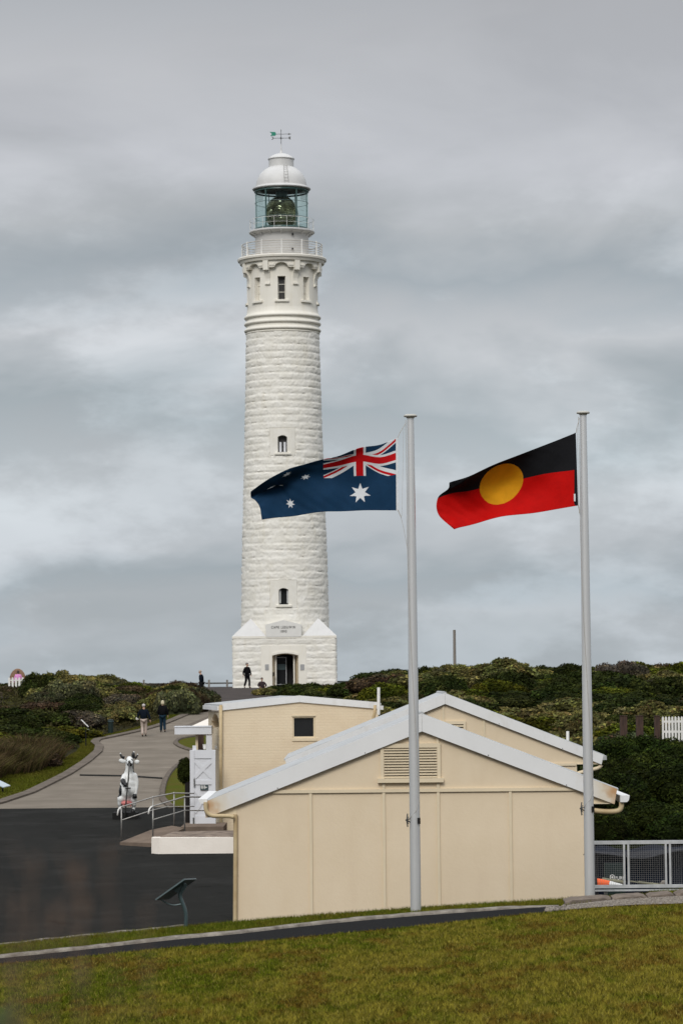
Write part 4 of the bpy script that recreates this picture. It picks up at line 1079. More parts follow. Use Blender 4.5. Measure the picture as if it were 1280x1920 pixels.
# ------------------------------------------------------------------ front cream building
BD = 63.0
def gable_building(name, D, depth, xl, xr, apex, slope, over, barge, zg, label, battens, band_y, louvre, barge_mat, gutter_r=True):
    """xl,xr wall edges (world x); apex (x, z top of roof)"""
    axx, az = apex
    t = thing(name, ((xl+xr)/2, D, zg), label, 'building')
    rt = lambda x: az-slope*abs(x-axx)           # roof top line
    wt = lambda x: rt(x)-.10
    m = MB(); m.prism([(xl, zg), (xl, wt(xl)), (axx, wt(axx)), (xr, wt(xr)), (xr, zg)], D, D+depth)
    wall = m.build('wall', MT['cream'], t)
    L_, R_ = xl-over, xr+over
    # roof: corrugated sheets both sides
    m = MB()
    for x0, x1 in ((L_-.03, axx), (axx, R_+.03)):
        n = int(depth+.2)*14; vs = []
        for k in range(n+1):
            y = D-.06+(depth+.12)*k/n; dz = .018*(1 if k % 2 else 0)
            for x in (x0, x1): vs.append((x, y, rt(x)+.012+dz))
            for x in (x0, x1): vs.append((x, y, rt(x)-.03+dz))
        fs = []
        for k in range(n): a = k*4; fs += [(a, a+1, a+5, a+4), (a+2, a+6, a+7, a+3)]
        fs += [(0, 2, 3, 1), (n*4, n*4+1, n*4+3, n*4+2)]
        m.add(vs, fs)
    m.tube([(axx, D-.08, az+.02), (axx, D+depth, az+.02)], .05, 8)
    m.build('roof', MT['zinc'], t)
    # barge boards
    m = MB(); q = .0
    m.prism([(L_, rt(L_)), (axx, az+.02), (axx, az+.02-barge), (L_+.06, rt(L_+.06)-barge*.92)], D-.11, D-.075)
    m.prism([(axx+.004, az+.02), (R_, rt(R_)), (R_-.06, rt(R_-.06)-barge*.92), (axx+.004, az+.02-barge)], D-.11, D-.075)
    bo = m.build('barge_board', barge_mat, t)
    m = MB()                          # screws
    for k in (3, 7):
        for sg, E in ((-1, L_), (1, R_)):
            x = axx+(E-axx)*(k+.4*sg)/10; m.ell((x, D-.112, rt(x)-barge+.05), .012, seg=6, rings=4)
    m.build('screws', MT['iron_dark'], bo)
    # soffit
    for sg, E, xw in ((-1, L_, xl), (1, R_, xr)):
        m = MB(); a, b = sorted((E+.05*-sg, xw)); zz = rt(E)-barge*.92+.05
        m.box((a, D-.07, zz-.02), (b, D+depth, zz))
        m.prism([(xw, zz-.0), (xw, wt(xw)), (E+.07*-sg, wt(E)-.0), (E+.07*-sg, zz)], D-.01, D+.02)
        m.build('soffit', MT['cream_trim'], t)
    # battens
    m = MB(); zb_ = band_y
    xa = axx-(az-.1-zb_)/slope; xb = axx+(az-.1-zb_)/slope
    m.box((max(xl, xa)+.01, D-.045, zb_-.035), (min(xr, xb)-.01, D-.001, zb_+.035))
    for bx_, upper in battens:
        m.box((bx_-.03, D-.034, zg), (bx_+.03, D-.001, zb_-.036))
        if upper: m.box((bx_-.03, D-.034, zb_+.036), (bx_+.03, D-.001, min(wt(bx_), rt(bx_)-barge+.1)))
    m.box((xl+.0, D-.014, zg), (xl+.05, D-.001, wt(xl)-.2)); m.box((xr-.05, D-.014, zg), (xr, D-.001, wt(xr)-.2))
    m.build('battens', MT['cream_trim'], t)
    if louvre:
        lx0, lx1, lz0, lz1, ns = louvre
        m = MB(); fw = .07
        m.box((lx0-fw, D-.06, lz0), (lx0, D-.001, lz1)); m.box((lx1, D-.06, lz0), (lx1+fw, D-.001, lz1)); m.box((lx0-fw, D-.062, lz1), (lx1+fw, D-.001, lz1+.09)); m.box((lx0-fw-.06, D-.10, lz0-.09), (lx1+fw+.06, D-.001, lz0))
        lo = m.build('louvre_vent', MT['cream_trim'], t)
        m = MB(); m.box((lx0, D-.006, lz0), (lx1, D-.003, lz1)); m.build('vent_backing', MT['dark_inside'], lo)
        m = MB()
        for k in range(ns):
            z = lz0+(lz1-lz0)*(k+.5)/ns; m.box((lx0+.002, D-.053, z-.006), (lx1-.002, D+.023-.03, z+.006), rot=Matrix.Rotation(math.radians(48), 3, 'X'), piv=((lx0+lx1)/2, D-.03, z))
            m.box((lx0+.002, D-.058, z-(lz1-lz0)/ns*.36), (lx1-.002, D-.048, z+(lz1-lz0)/ns*.10))
        m.build('slats', MT['cream_trim'], lo)
    return t, rt, L_, R_
wl, wr_ = R(440, 1620, BD).x, R(1099, 1620, BD).x
ap = R(790, 1340, BD); lend = R(381, 1497, BD); rend = R(1168, 1491, BD)
slope = ((ap.z-lend.z)/(ap.x-lend.x)+(ap.z-rend.z)/(rend.x-ap.x))/2
zgB = hz(0, BD)-.05
bat = [(R(p, 1600, BD).x, u_) for p, u_ in ((583, 0), (720, 1), (822, 1), (957, 0))]
bandz = R(770, 1482, BD).z
louv = (R(719, 1430, BD).x, R(819, 1430, BD).x, R(770, 1459, BD).z, R(770, 1402, BD).z, 11)
FBt, rt1, BL, BR = gable_building('cream_building', BD, 4.6, wl, wr_, (ap.x, ap.z), slope, wl-lend.x, .37, zgB, 'cream panelled building with a louvre in its white trimmed gable, nearest the lawn', bat, bandz, louv, MT['barge_rust'])
# gutters and downpipes
def pipe_px(pts, D, r_, name, par, mat_='pipe_cream', dd=None):
    m = MB(); P = [R(x, y, D if dd is None else D+dd[i]) for i, (x, y) in enumerate(pts)]
    m.tube(P, r_, 12); return m.build(name, MT[mat_], par, smooth=True, auto=50)
m = MB(); gp = R(381, 1498, BD)
m.prism([(gp.x-.10, gp.z), (gp.x+.09, gp.z), (gp.x+.09, gp.z-.10), (gp.x-.05, gp.z-.10)], BD-.12, BD+4.6); m.build('gutter', MT['barge_white'], FBt); m = MB(); gp2 = R(1168, 1491, BD)
m.prism([(gp2.x-.08, gp2.z), (gp2.x+.12, gp2.z), (gp2.x+.10, gp2.z-.10), (gp2.x+.06, gp2.z-.14), (gp2.x-.08, gp2.z-.14)], BD-.12, BD+4.6)
m.build('gutter', MT['barge_white'], FBt)
pipe_px(smooth_pts([(386,1504),(386,1516),(389,1524),(398,1529.5),(415,1530),(432,1530.5)],4)+[(438,1532)], BD-.17, .045, 'eave_pipe', FBt, dd=None)
pipe_px([(441.5,1527),(441.5,1600),(441,1700),(440.5,1790)], BD-.05, .045, 'downpipe', FBt)
pipe_px(smooth_pts([(1164,1504),(1164,1512),(1160,1519),(1150,1521.5),(1130,1521.5),(1108,1519)],4), BD, .055, 'eave_pipe', FBt)

# rear cream gable
RD = 86.0
ap2 = R(833.5, 1301, RD); re2 = R(1130, 1416, RD); wl2 = R(584, 1400, RD).x; wr2 = R(1080, 1400, RD).x
sl2 = (ap2.z-re2.z)/(re2.x-ap2.x)
bat2 = [(R(830.5, 1340, RD).x, 1), (R(907, 1360, RD).x, 1)]
lv2 = (R(828, 1360, RD).x, R(868, 1360, RD).x, R(850, 1392, RD).z, R(850, 1358, RD).z, 6)
RBt, rt2, _, _ = gable_building('cream_building', RD, 6.5, wl2, wr2, (ap2.x, ap2.z), sl2, re2.x-wr2, .31, hz(2, RD)-.05, 'rear cream building whose white trimmed gable rises behind the nearest one', bat2, R(1000, 1434, RD).z, lv2, MT['barge_white'])
pipe_px(smooth_pts([(1127,1434),(1120,1440),(1104,1444),(1082,1450)],4), RD, .055, 'eave_pipe', RBt, 'cream_trim')
pipe_px([(1063.5,1400),(1063.5,1371)], RD+1, .045, 'vent_pipe', RBt, 'rail_white')
m = MB(); g2 = R(1130,1417,RD); m.prism([(g2.x-.05,g2.z),(g2.x+.09,g2.z),(g2.x+.09,g2.z-.12),(g2.x-.05,g2.z-.12)], RD-.1, RD+6.5); m.build('gutter', MT['zinc'], RBt)

# ------------------------------------------------------------------ flat painted brick building
KD = 94.0; TH = math.radians(7.6)
kc = R(419, 1500, KD); kbz = hz(kc.x, KD)-.3
rotK = Matrix.Translation((kc.x, KD, 0)) @ Matrix.Rotation(TH, 4, 'Z') @ Matrix.Translation((-kc.x, -KD, 0))
KBt = thing('brick_building', (kc.x, KD, kbz+.3), 'cream painted brick building with a flat white edged roof and one dark square window', 'building')
kap_ = (705-640)/F; kw = (kap_*KD-kc.x)/(math.cos(TH)-kap_*math.sin(TH))
def kz(py, px=500): return R(px, py, KD).z
k0 = kc.x; k1 = kc.x+kw; kap = k0+kw*.49
wz_e, wz_a = kz(1330), kz(1316)
wx0, wx1, wzz0, wzz1 = k0+(550-419)/59.6, k0+(593-419)/59.6, kz(1385), kz(1344)
m = MB(rotK); dp = 5.2
def quadwall(m, x0, x1, z0, z1): m.box((x0, KD, z0), (x1, KD+.25, z1))
top = lambda x: wz_e+(wz_a-wz_e)*(1-abs(x-kap)/(kw/2))
for x0, x1, z0, z1 in ((k0, wx0, kbz, None), (wx1, k1, kbz, None), (wx0, wx1, kbz, wzz0), (wx0, wx1, wzz1, None)):
    xs_ = [x0]+([kap] if x0 < kap < x1 else [])+[x1]
    poly = [(x0, z0)]+[(x, top(x) if z1 is None else z1) for x in xs_]+[(x1, z0)]
    m.prism(poly, KD, KD+.25)
m.box((k0, KD+.25, kbz), (k0+.25, KD+.5, top(k0)-.1)); # side wall with arch opening
ya0, ya1, za0 = KD+1.15, KD+4.1, R(400, 1363, 97).z
m.box((k0, KD+.5, kbz), (k0+.25, ya0, top(k0)-.1)); m.box((k0, ya1, kbz), (k0+.25, KD+dp, top(k0)-.1)); 
aq = 10
for k in range(aq):
    y0_, y1_ = ya0+(ya1-ya0)*k/aq, ya0+(ya1-ya0)*(k+1)/aq
    z_ = za0+.42*math.sqrt(max(0, 1-(2*(k+.5)/aq-1)**2)); m.box((k0, y0_, z_), (k0+.25, y1_, top(k0)-.1)); m.box((k0, y0_, kbz), (k0+.25, y1_, za0-.02))
m.box((k1-.25, KD+.25, kbz), (k1, KD+dp, top(k1)-.1)); m.box((k0+.25, KD+dp-.25, kbz), (k1-.25, KD+dp, top(k1)-.1))
m.build('wall', MT['brick'], KBt)
m = MB(rotK); m.box((k0+.5, KD+.5, kbz), (k0+.6, KD+dp-.3, top(k0)-.12)); m.build('arch_shade_panel', MT['ramp_brown'], KBt)  # brown panel close behind the arch, its dark colour standing for inside shade
m = MB(rotK); e = .06
for x0, x1 in ((k0-.02, kap), (kap+.003, k1+.02)):
    m.prism([(x0, top(x0)-.02+(-.0)), (x0, top(x0)+.19), (x1, top(x1)+.19), (x1, top(x1)-.02)], KD-.06, KD-.02)
fa = m.build('fascia', MT['barge_white'], KBt)
m = MB(rotK)
for x0, x1 in ((k0-.12, kap), (kap, k1+.1)):
    m.prism([(x0, top(x0)+.12), (x0, top(x0)+.17), (x1, top(x1)+.17), (x1, top(x1)+.12)], KD-.015, KD+dp+.1)
m.build('roof', MT['zinc'], KBt)
m = MB(rotK); m.box((k0-.18, KD-.05, top(k0)-.02), (k0-.01, KD+dp, top(k0)+.11)); m.build('gutter', MT['barge_white'], KBt)
m = MB(rotK); m.box((k1+.03, KD-.05, top(k1)-.05), (k1+.16, KD+dp, top(k1)+.08)); m.build('gutter', MT['barge_white'], KBt)
m = MB(rotK); m.box((wx0, KD+.12, wzz0), (wx1, KD+.14, wzz1)); wn_ = m.build('window', MT['window_glass'], KBt)
m = MB(rotK); fw = .05
for a, b in (((wx0, KD+.04, wzz0), (wx0+fw, KD+.12, wzz1)), ((wx1-fw, KD+.04, wzz0), (wx1, KD+.12, wzz1)), ((wx0+fw, KD+.04, wzz1-fw), (wx1-fw, KD+.12, wzz1)), ((wx0+fw, KD+.04, wzz0), (wx1-fw, KD+.12, wzz0+fw))): m.box(a, b)
m.box((wx0-.02, KD-.03, wzz0-.09), (wx1+.05, KD+.03, wzz0-.001)); m.box((wx0-.03, KD-.015, wzz1), (wx1+.03, KD+.03, wzz1+.05))
m.build('window_frame', MT['cream_trim'], wn_)
m = MB(); pz = lambda x, y: R(x, y, KD-.1)
m.tube([pz(414, 1322), pz(414, 1400), pz(414, 1500), pz(414.5, 1546), pz(412, 1551), pz(406, 1558)], .055, 10); m.build('downpipe', MT['pipe_cream'], KBt, smooth=True)
m = MB(); m.tube([pz(703, 1322), pz(702, 1338), pz(700, 1344), pz(700, 1400)], .05, 10); m.build('downpipe', MT['pipe_cream'], KBt, smooth=True)
pipe_px([(709.5,1340),(709.5,1289)], KD-.15, .05, 'vent_pipe', KBt, 'rail_white')
for x_, y_ in ((412, 1385), (405, 1401)):
    m = MB(); p = R(x_, y_, KD-.08); m.box((p.x-.03, p.y-.03, p.z-.05), (p.x+.03, p.y+.06, p.z+.05)); m.build('tap', MT['steel'], KBt)

# porch canopy on posts, beside the brick building
cpy = thing('canopy', (R(362, 1376, 95).x, 95.5, hz(R(362,1376,95).x, 95.5)), 'small flat white canopy on slim posts over the ramp door', 'canopy')
m = MB(); a, b = R(328, 1377, 95), R(397, 1363, 95); m.box((a.x, 94.9, a.z), (b.x, 95.9, b.z)); m.box((a.x-.02, 94.88, b.z), (b.x, 95.92, b.z+.03)); m.build('roof', MT['white_paint'], cpy)
m = MB(); a, b = R(388, 1560, 95), R(397.5, 1377, 95); m.box((a.x, 94.95, a.z), (b.x, 95.1, b.z)); m.build('post', MT['white_paint'], cpy)
m = MB(); a, b = R(368, 1560, 95.3), R(371.5, 1377, 95.3); m.box((a.x, 95.2, a.z), (b.x, 95.26, b.z)); m.build('post', MT['cream_trim'], cpy)
m = MB(); a, b = R(372, 1560, 96.8), R(382, 1377, 96.8); m.box((a.x, 96.8, a.z), (b.x, 96.95, b.z)); m.build('back_panel', MT['timber_red'], cpy)
pb_ = R(384.5, 1404.5, 93.3); m = MB(); m.lathe([(.0, pb_.z), (.045, pb_.z), (.06, pb_.z+.13), (.065, pb_.z+.15), (.055, pb_.z+.15), (.04, pb_.z+.02), (0, pb_.z+.02)], (pb_.x, 93.12), 16)
tag(m.build('white_tub', MT['rail_white'], org=(pb_.x, 93.12, pb_.z)), 'small white tub standing on top of the white door', 'tub')
# braced white door
GDp = 93.0; g0_, g1_ = R(357, 1546, GDp), R(404, 1406, GDp)
gt = thing('braced_door', (g0_.x, GDp, g0_.z), 'tall white boarded door with diagonal bracing and a small dark sign', 'door')
m = MB(); m.box((g0_.x, GDp, g0_.z), (g1_.x, GDp+.05, g1_.z)); a, b = R(361, 1407, GDp), R(368, 1398, GDp); m.box((a.x, GDp+.055, a.z-.2), (b.x, GDp+.10, b.z)); m.build('panel', MT['white_paint'], gt)
m = MB()
def gbar(x0, y0, x1, y1, w, d0=.0):
    p, q = R(x0, y0, GDp), R(x1, y1, GDp); dx, dz = q.x-p.x, q.z-p.z; L_ = math.hypot(dx, dz); nx_, nz_ = -dz/L_*w/2, dx/L_*w/2
    m.prism([(p.x+nx_, p.z+nz_), (q.x+nx_, q.z+nz_), (q.x-nx_, q.z-nz_), (p.x-nx_, p.z-nz_)], GDp-.028-d0, GDp-.001)
gbar(360.5, 1546, 360.5, 1407, .13); gbar(400.5, 1546, 400.5, 1407, .12)
gbar(365, 1414, 398, 1414, .26, .003); gbar(365, 1467, 398, 1467, .13, .003); gbar(365, 1538, 398, 1538, .26, .003)
gbar(365, 1458, 397, 1426, .11, -.004); gbar(365, 1426, 397, 1458, .10, -.009); gbar(365, 1523, 397, 1479, .11, -.004); gbar(365, 1479, 380, 1500, .10, -.009)
m.build('bracing', MT['white_paint'], gt)
m = MB(); a, b = R(376, 1481.5, GDp), R(390.5, 1472, GDp); m.box((a.x, GDp-.045, a.z), (b.x, GDp-.033, b.z)); sg = m.build('door_sign', MT['sign_teal'], gt)
m = MB()
for k, xx in enumerate((378.2, 381, 383.9, 387)):      # little restroom pictograms
    c = R(xx, 1476, GDp)
    if k < 3:
        m.ell((c.x, GDp-.047, c.z+.055), (.012, .003, .012), seg=8, rings=5); w0 = .018 if k != 1 else .012
        m.prism([(c.x-.012, c.z+.04), (c.x+.012, c.z+.04), (c.x+w0, c.z-.01), (c.x+.01, c.z-.01), (c.x+.008, c.z-.055), (c.x-.008, c.z-.055), (c.x-.01, c.z-.01), (c.x-w0, c.z-.01)], GDp-.05, GDp-.0455)
    else: m.prism([(c.x-.015, c.z+.035), (c.x+.02, c.z-.005), (c.x-.015, c.z-.045), (c.x-.015, c.z-.015), (c.x-.03, c.z-.015), (c.x-.03, c.z+.005), (c.x-.015, c.z+.005)], GDp-.05, GDp-.0455)
m.build('pictograms', MT['rail_white'], sg)
m = MB(); a, b = R(363.6, 1475, GDp), R(365.8, 1460, GDp); m.box((a.x, GDp-.07, a.z), (b.x, GDp-.045, b.z)); m.build('handle', MT['iron_dark'], gt)
m = MB(); a, b = R(362, 1544, GDp), R(364.5, 1533, GDp); m.box((a.x, GDp-.06, a.z), (b.x, GDp-.03, b.z)); m.build('hinge', MT['iron_dark'], gt)
# landing, ramp, low wall
lw = thing('low_wall', (R(360,1598,86).x, 86, hz(-3.5, 86)), 'low pale concrete wall at the foot of the ramp', 'wall')
zq = hz(-3.5, 86); a = R(283, 1575, 86); b = R(446, 1570, 86); c_ = R(296, 1598, 86)
m = MB(); m.add([(a.x, 86.25, zq-.1), (c_.x, 86.0, zq-.1), (b.x, 86.0, zq-.1), (b.x, 86.9, zq-.1), (a.x, 86.9, zq-.1),
      (a.x, 86.3, R(284,1572,86).z), (c_.x+.06, 86.05, R(300,1571,86).z), (b.x, 86.05, b.z), (b.x, 86.9, b.z+.0), (a.x, 86.9, R(284,1572,86).z)],
      [(0,1,6,5),(1,2,7,6),(2,3,8,7),(3,4,9,8),(4,0,5,9),(5,6,7,8,9),(4,3,2,1,0)])
m.build('wall_body', MT['concrete'], lw)
m = MB(); z_ = R(300,1571,86).z; vs = [(a.x+.25, 86.5, z_+.01), (b.x, 86.2, z_+.01), (b.x, 88.8, z_+.06), (a.x+.5, 88.8, z_+.04)]; m.add(vs+[(x, y, z-.05) for x, y, z in vs], [(0,1,2,3),(0,4,5,1),(1,5,6,2),(2,6,7,3),(3,7,4,0)]); m.build('dirty_slab', MT['dirty_top'], lw)
rp = thing('access_ramp', (R(300,1575,90).x, 90, hz(-5, 90)), 'brown concrete access ramp rising to the white door', 'ramp')
m = MB(); g = lambda x, y, D: tuple(R(x, y, D))
A_ = R(225, 1579, 89.6); B_ = R(288, 1581, 88.6); C_ = R(347, 1552, 91); D_ = R(322, 1548, 92.3); E_ = R(283, 1556, 92)
zf = lambda v: (v.x, v.y, hz(v.x, v.y)-.2)
vs = [tuple(A_), tuple(B_), tuple(C_), tuple(D_), tuple(E_)]
m.add(vs+[zf(Vector(v)) for v in vs], [(0,1,2,3,4)]+[(i_, i_+5, (i_+1) % 5+5, (i_+1) % 5) for i_ in range(5)]); m.build('slope', MT['ramp_brown'], rp)
m = MB(); a, b = R(340, 1568, 91.2), R(420, 1549, 91.2); m.box((a.x, 91.0, hz(a.x, 92)-.1), (b.x, 93.6, b.z)); m.build('landing', MT['ramp_brown'], rp)
m = MB(); a, b = R(388, 1568, 89.5), R(424, 1563, 89.5); m.box((a.x, 89.3, a.z-.1), (b.x, 89.7, b.z)); m.build('pale_step', MT['concrete'], rp)
# handrails
def handrail(D0, D1, top_, mid_, posts, label):
    x0, x1 = top_[0][0], top_[-1][0]; dd = lambda x: D0+(D1-D0)*(x-x0)/(x1-x0)
    P = [R(x, y, dd(x)) for x, y in top_]; t = thing('handrail', P[0], label, 'handrail', 'steel handrails beside the access ramp')
    m = MB(); m.tube(P, .022, 8); m.build('top_rail', MT['steel'], t, smooth=True)
    m = MB(); m.tube([R(x, y, dd(x)) for x, y in mid_], .017, 8); m.build('mid_rail', MT['steel'], t, smooth=True)
    for x, ya, yb in posts:
        m = MB(); m.tube([R(x, ya, dd(x)), R(x, yb, dd(x))], .02, 8); m.ell(R(x, ya, dd(x)), .034, seg=8, rings=6); m.build('post', MT['steel'], t, smooth=True)
    m = MB(); m.tube(P[:4], .024, 8); m.build('end_loop', MT['rail_white'], t, smooth=True)
    return t
handrail(91, 92.6, [(220.5,1529),(222,1519),(225,1514.5),(228,1513),(286,1495),(326,1487),(357,1487.6),(364,1487.6)], [(228,1538),(286,1519),(312,1513),(357,1512),(364,1512)], [(228,1513,1575),(287,1495,1560),(326.5,1487,1550)], 'rear steel handrail of the ramp, curled down at its left end behind the other')
handrail(88.6, 90.5, [(278.6,1526.5),(280,1518),(283,1513.5),(286.5,1512),(346,1494),(382,1494.5)], [(287,1537),(346,1519.5),(382,1520)], [(287,1512,1572),(346.5,1494,1562)], 'front steel handrail of the ramp, starting midway and ending at the white door')

# topiary bush on a dark post behind the door
# ------------------------------------------------------------------ mesh fence on the right
FD = 52.2
zf0, zf1 = R(1200, 1662.5, FD).z, R(1200, 1582.5, FD).z
ft = thing('mesh_fence', (R(1200,1665,FD).x, FD, zf0), 'galvanised steel fence with square wire mesh right of the cream building', 'fence')
fx0, fx1 = R(1096, 1600, FD).x, R(1420, 1600, FD).x
m = MB(); m.box((fx0, FD-.03, zf1-.0), (fx1, FD+.03, zf1+.06)); m.build('top_rail', MT['galv'], ft)
m = MB(); m.box((fx0, FD-.03, zf0-.02), (fx1, FD+.03, zf0+.035)); m.box((fx0, FD-.02, zf0-.075), (fx1, FD+.03, zf0-.045)); m.build('bottom_rail', MT['galv'], ft)
pcs = [1095.5, 1173.2, 1251.2, 1329, 1407]
for pxc in pcs[1:]:
    for s_ in (-4.0, 4.0):
        a = R(pxc+s_, 1620, FD).x; m = MB(); m.box((a-.017, FD-.028, zf0+.036), (a+.017, FD+.02, zf1-.001)); m.build('post', MT['galv'], ft)
for pa_, pb2 in zip(pcs[:-1], pcs[1:]):
    a, b = R(pa_+6, 1620, FD).x, R(pb2-6, 1620, FD).x; m = MB()
    nn = 16
    for k in range(1, nn+1): x = a+(b-a)*(k-.5)/nn; m.box((x-.0016, FD-.003, zf0+.036), (x+.0016, FD+.001, zf1-.001))
    for k in range(1, 20): z = zf0+.036+(zf1-zf0-.04)*k/20; m.box((a, FD+.002, z-.0013), (b, FD+.006, z+.0013))
    m.build('mesh_panel', MT['wire'], ft)
m = MB(); a = R(1135, 1672, FD); m.box((a.x-.03, FD+.0, a.z-.15), (a.x+.03, FD+.05, zf0-.076)); m.build('foot', MT['iron_dark'], ft)
# clutter behind the fence
def zfat(x, y): return hz(x, y)
a, b = R(1100, 1600, 56), R(1440, 1600, 56); zt1 = R(1180, 1604, 56).z
m = MB(); n = 22; vs = []; fs = []
for k in range(n+1):
    t_ = k/n; x = a.x+.2+(b.x-a.x)*t_; z = R(1100+340*t_, 1601+3*math.sin(t_*9), 56).z+.04*math.sin(t_*23)
    vs += [(x, 55.9+.08*math.sin(t_*31), -5.7), (x, 56.0+.05*math.sin(t_*17), z), (x, 57.6, z+.05), (x, 57.7, -5.7)]
for k in range(n):
    for j in range(3): fs.append((k*4+j, k*4+j+1, (k+1)*4+j+1, (k+1)*4+j))
fs += [(0,1,2,3), (n*4+3, n*4+2, n*4+1, n*4)]
m.add(vs, fs); o = m.build('covered_stack', MT['tarp'], org=(a.x+1, 56.5, -5.6), smooth=True, auto=40); tag(o, 'long low stack under dark navy sheeting behind the mesh fence', 'covered stack')
m = MB(); vs = []; fs = []; n = 26
for k in range(n+1):
    t_ = k/n; px_ = 1100+320*t_; top = 1593+4*math.sin(t_*6+.5)-6*math.exp(-((t_-.33)/.12)**2)*0; bot = top+3+11*math.exp(-((t_-.32)/.14)**2)
    p, q = R(px_, top, 55.7), R(px_, bot, 55.55); vs += [tuple(p), tuple(q), (p.x, 56.6, p.z-.12)]
for k in range(n): fs += [(k*3, k*3+1, k*3+4, k*3+3), (k*3+2, k*3, k*3+3, k*3+5)]
m.add(vs, fs); o = m.build('crumpled_net', MT['net'], org=(7.5, 55.7, -3.4)); sm_ = o.modifiers.new('t', 'SOLIDIFY'); sm_.thickness = .015
tag(o, 'crumpled grey plastic sheet lying over the navy covered stack', 'plastic sheet')
m = MB(); a, b = R(1118, 1655.5, 53.4), R(1166, 1661, 53.2)
bt = thing('traffic_cone', tuple(a), 'orange and white striped traffic bollard lying on its side behind the fence', 'traffic cone')
c1 = a.lerp(b, .52); m.tube([a, a.lerp(b, .02), c1], [.05, .085, .066], 14); m.build('orange_body', MT['orange'], bt, smooth=True, auto=40)
m = MB(); m.tube([c1+Vector((.001, 0, 0)), b], [.062, .028], 14); m.build('white_band', MT['reflect'], bt, smooth=True, auto=40)
m = MB(); m.tube([a+Vector((-.09, 0, 0)), a], [.10, .10], 14); m.build('base', MT['black'], bt)
m = MB(); a, b = R(1128, 1649, 53.9), R(1172, 1655, 53.8); m.tube([a, b], .035, 8); m.tube([R(1196, 1654, 53.8), R(1250, 1661, 53.6)], .022, 6); m.tube([R(1180,1652,53.9), R(1198,1655,53.8), R(1222,1657,53.8)], .012, 5); m.tube([R(1222,1655,53.5), R(1228,1663,53.4)], .014, 5)
o = m.build('timber_offcuts', MT['wood_pale'], org=tuple(a)); tag(o, 'pale weathered timber offcuts leaning on the ground behind the fence', 'timber')
m = MB(); p = R(1244, 1657, 53.9); m.ell(p, (.07, .06, .065), seg=10, rings=6); tag(m.build('pale_rock', MT['kerb_stone'], org=tuple(p)), 'pale lump of rock beside the second pair of fence posts', 'rock')
# dim sheet-covered board with faint lettering
m = MB(); a, b = R(1132, 1650, 54.6), R(1171, 1618, 54.6)
nb_ = thing('notice_board', (a.x, 54.6, a.z), 'dark board with a round emblem and faint white letters behind the fence', 'sign')
m.box((a.x, 54.6, a.z-.6), (b.x, 54.64, b.z)); m.build('board', MT['bin_green'], nb_)
m = MB(); c = R(1147, 1645, 54.58)
m.tube([(c.x+.038*math.cos(2*PI*k/16), 54.59, c.z+.045*math.sin(2*PI*k/16)) for k in range(17)], .008, 5); m.ell((c.x, 54.59, c.z), (.018, .006, .022), seg=8, rings=5)
vs, fs = text_mesh('PURE', .085, 1.1); c = R(1161, 1646.5, 54.58); m.add([(c.x+v.x*.8, 54.592-v.z, c.z+v.y) for v in vs], fs); m.build('lettering', MT['rail_white'], nb_)

# ------------------------------------------------------------------ interpretive sign, small signs, bin, posts, fences
sb = R(349, 1737, 50.7); it = thing('information_panel', (sb.x, 50.7, sb.z), 'tilted information panel on a curved post at the yard edge, seen from behind', 'sign')
m = MB(); px_pts = smooth_pts([(348.5,1742),(349,1720),(347,1706),(342,1692),(338,1680),(341,1668),(346,1655)], 4)
m.tube([R(x, y, 50.7) for x, y in px_pts], [.034]*(len(px_pts)-6)+[.033,.032,.031,.03,.03,.03], 12); m.build('post', MT['sign_teal'], it, smooth=True)
m = MB(); A_ = R(291, 1686, 50.45); B_ = R(345, 1647.5, 50.45); Cc = R(367.5, 1646.5, 51.15); D_ = R(316, 1684, 51.15); nrm = (B_-A_).cross(Cc-B_).normalized()*.012
if nrm.z > 0: nrm = -nrm
vs = [A_, B_, Cc, D_]; m.add([v for v in vs]+[v+nrm*2 for v in vs], [(0,1,2,3),(7,6,5,4),(0,4,5,1),(1,5,6,2),(2,6,7,3),(3,7,4,0)]); m.build('panel', MT['sign_teal'], it)
m = MB(); m.tube([R(x, y, 50.7) for x, y in smooth_pts([(300,1684),(310,1692),(325,1697),(340,1695)], 4)], .014, 8); m.build('brace', MT['sign_teal'], it)
m = MB(); a = R(341, 1650, 50.7); b = R(352, 1660, 50.7); c = R(340, 1679, 50.7); d_ = R(322, 1668, 50.7); vs = [a, b, c, d_]; m.add([(v.x, v.y-.02, v.z) for v in vs]+[(v.x, v.y+.02, v.z) for v in vs], [(0,1,2,3),(7,6,5,4),(0,4,5,1),(1,5,6,2),(2,6,7,3),(3,7,4,0)]); m.build('gusset', MT['sign_teal'], it)

def small_sign(px, py, label):
    p = R(px, py, pgz(px, py+13, prof, 60).y); g_ = hz(p.x, p.y)
    t = thing('interpretive_sign', (p.x, p.y, g_), label, 'sign', 'small interpretive signs beside the path')
    m = MB(); c = Vector((p.x, p.y, p.z)); s_ = Vector((.27, .18, -.20))*.62; u_ = Vector((.28, -.5, -.28))*.55; nn_ = s_.cross(u_).normalized()*.02
    s_ = Vector((.20, 0, -.10)); u_ = Vector((.10, .35, .02))
    vs = [c-s_-u_, c+s_-u_, c+s_+u_, c-s_+u_]; m.add(vs+[v-Vector((0,0,.03)) for v in vs], [(0,1,2,3),(7,6,5,4),(0,4,5,1),(1,5,6,2),(2,6,7,3),(3,7,4,0)]); m.build('panel', MT['sign_face'], t)
    m = MB(); m.tube([(p.x+.05, p.y, g_-.05), (p.x+.02, p.y, p.z-.03)], .03, 8); m.build('post', MT['black'], t); return t
s1 = small_sign(167, 1370, 'small pale blue sign panel beside the path bend, nearest the brown reeds')
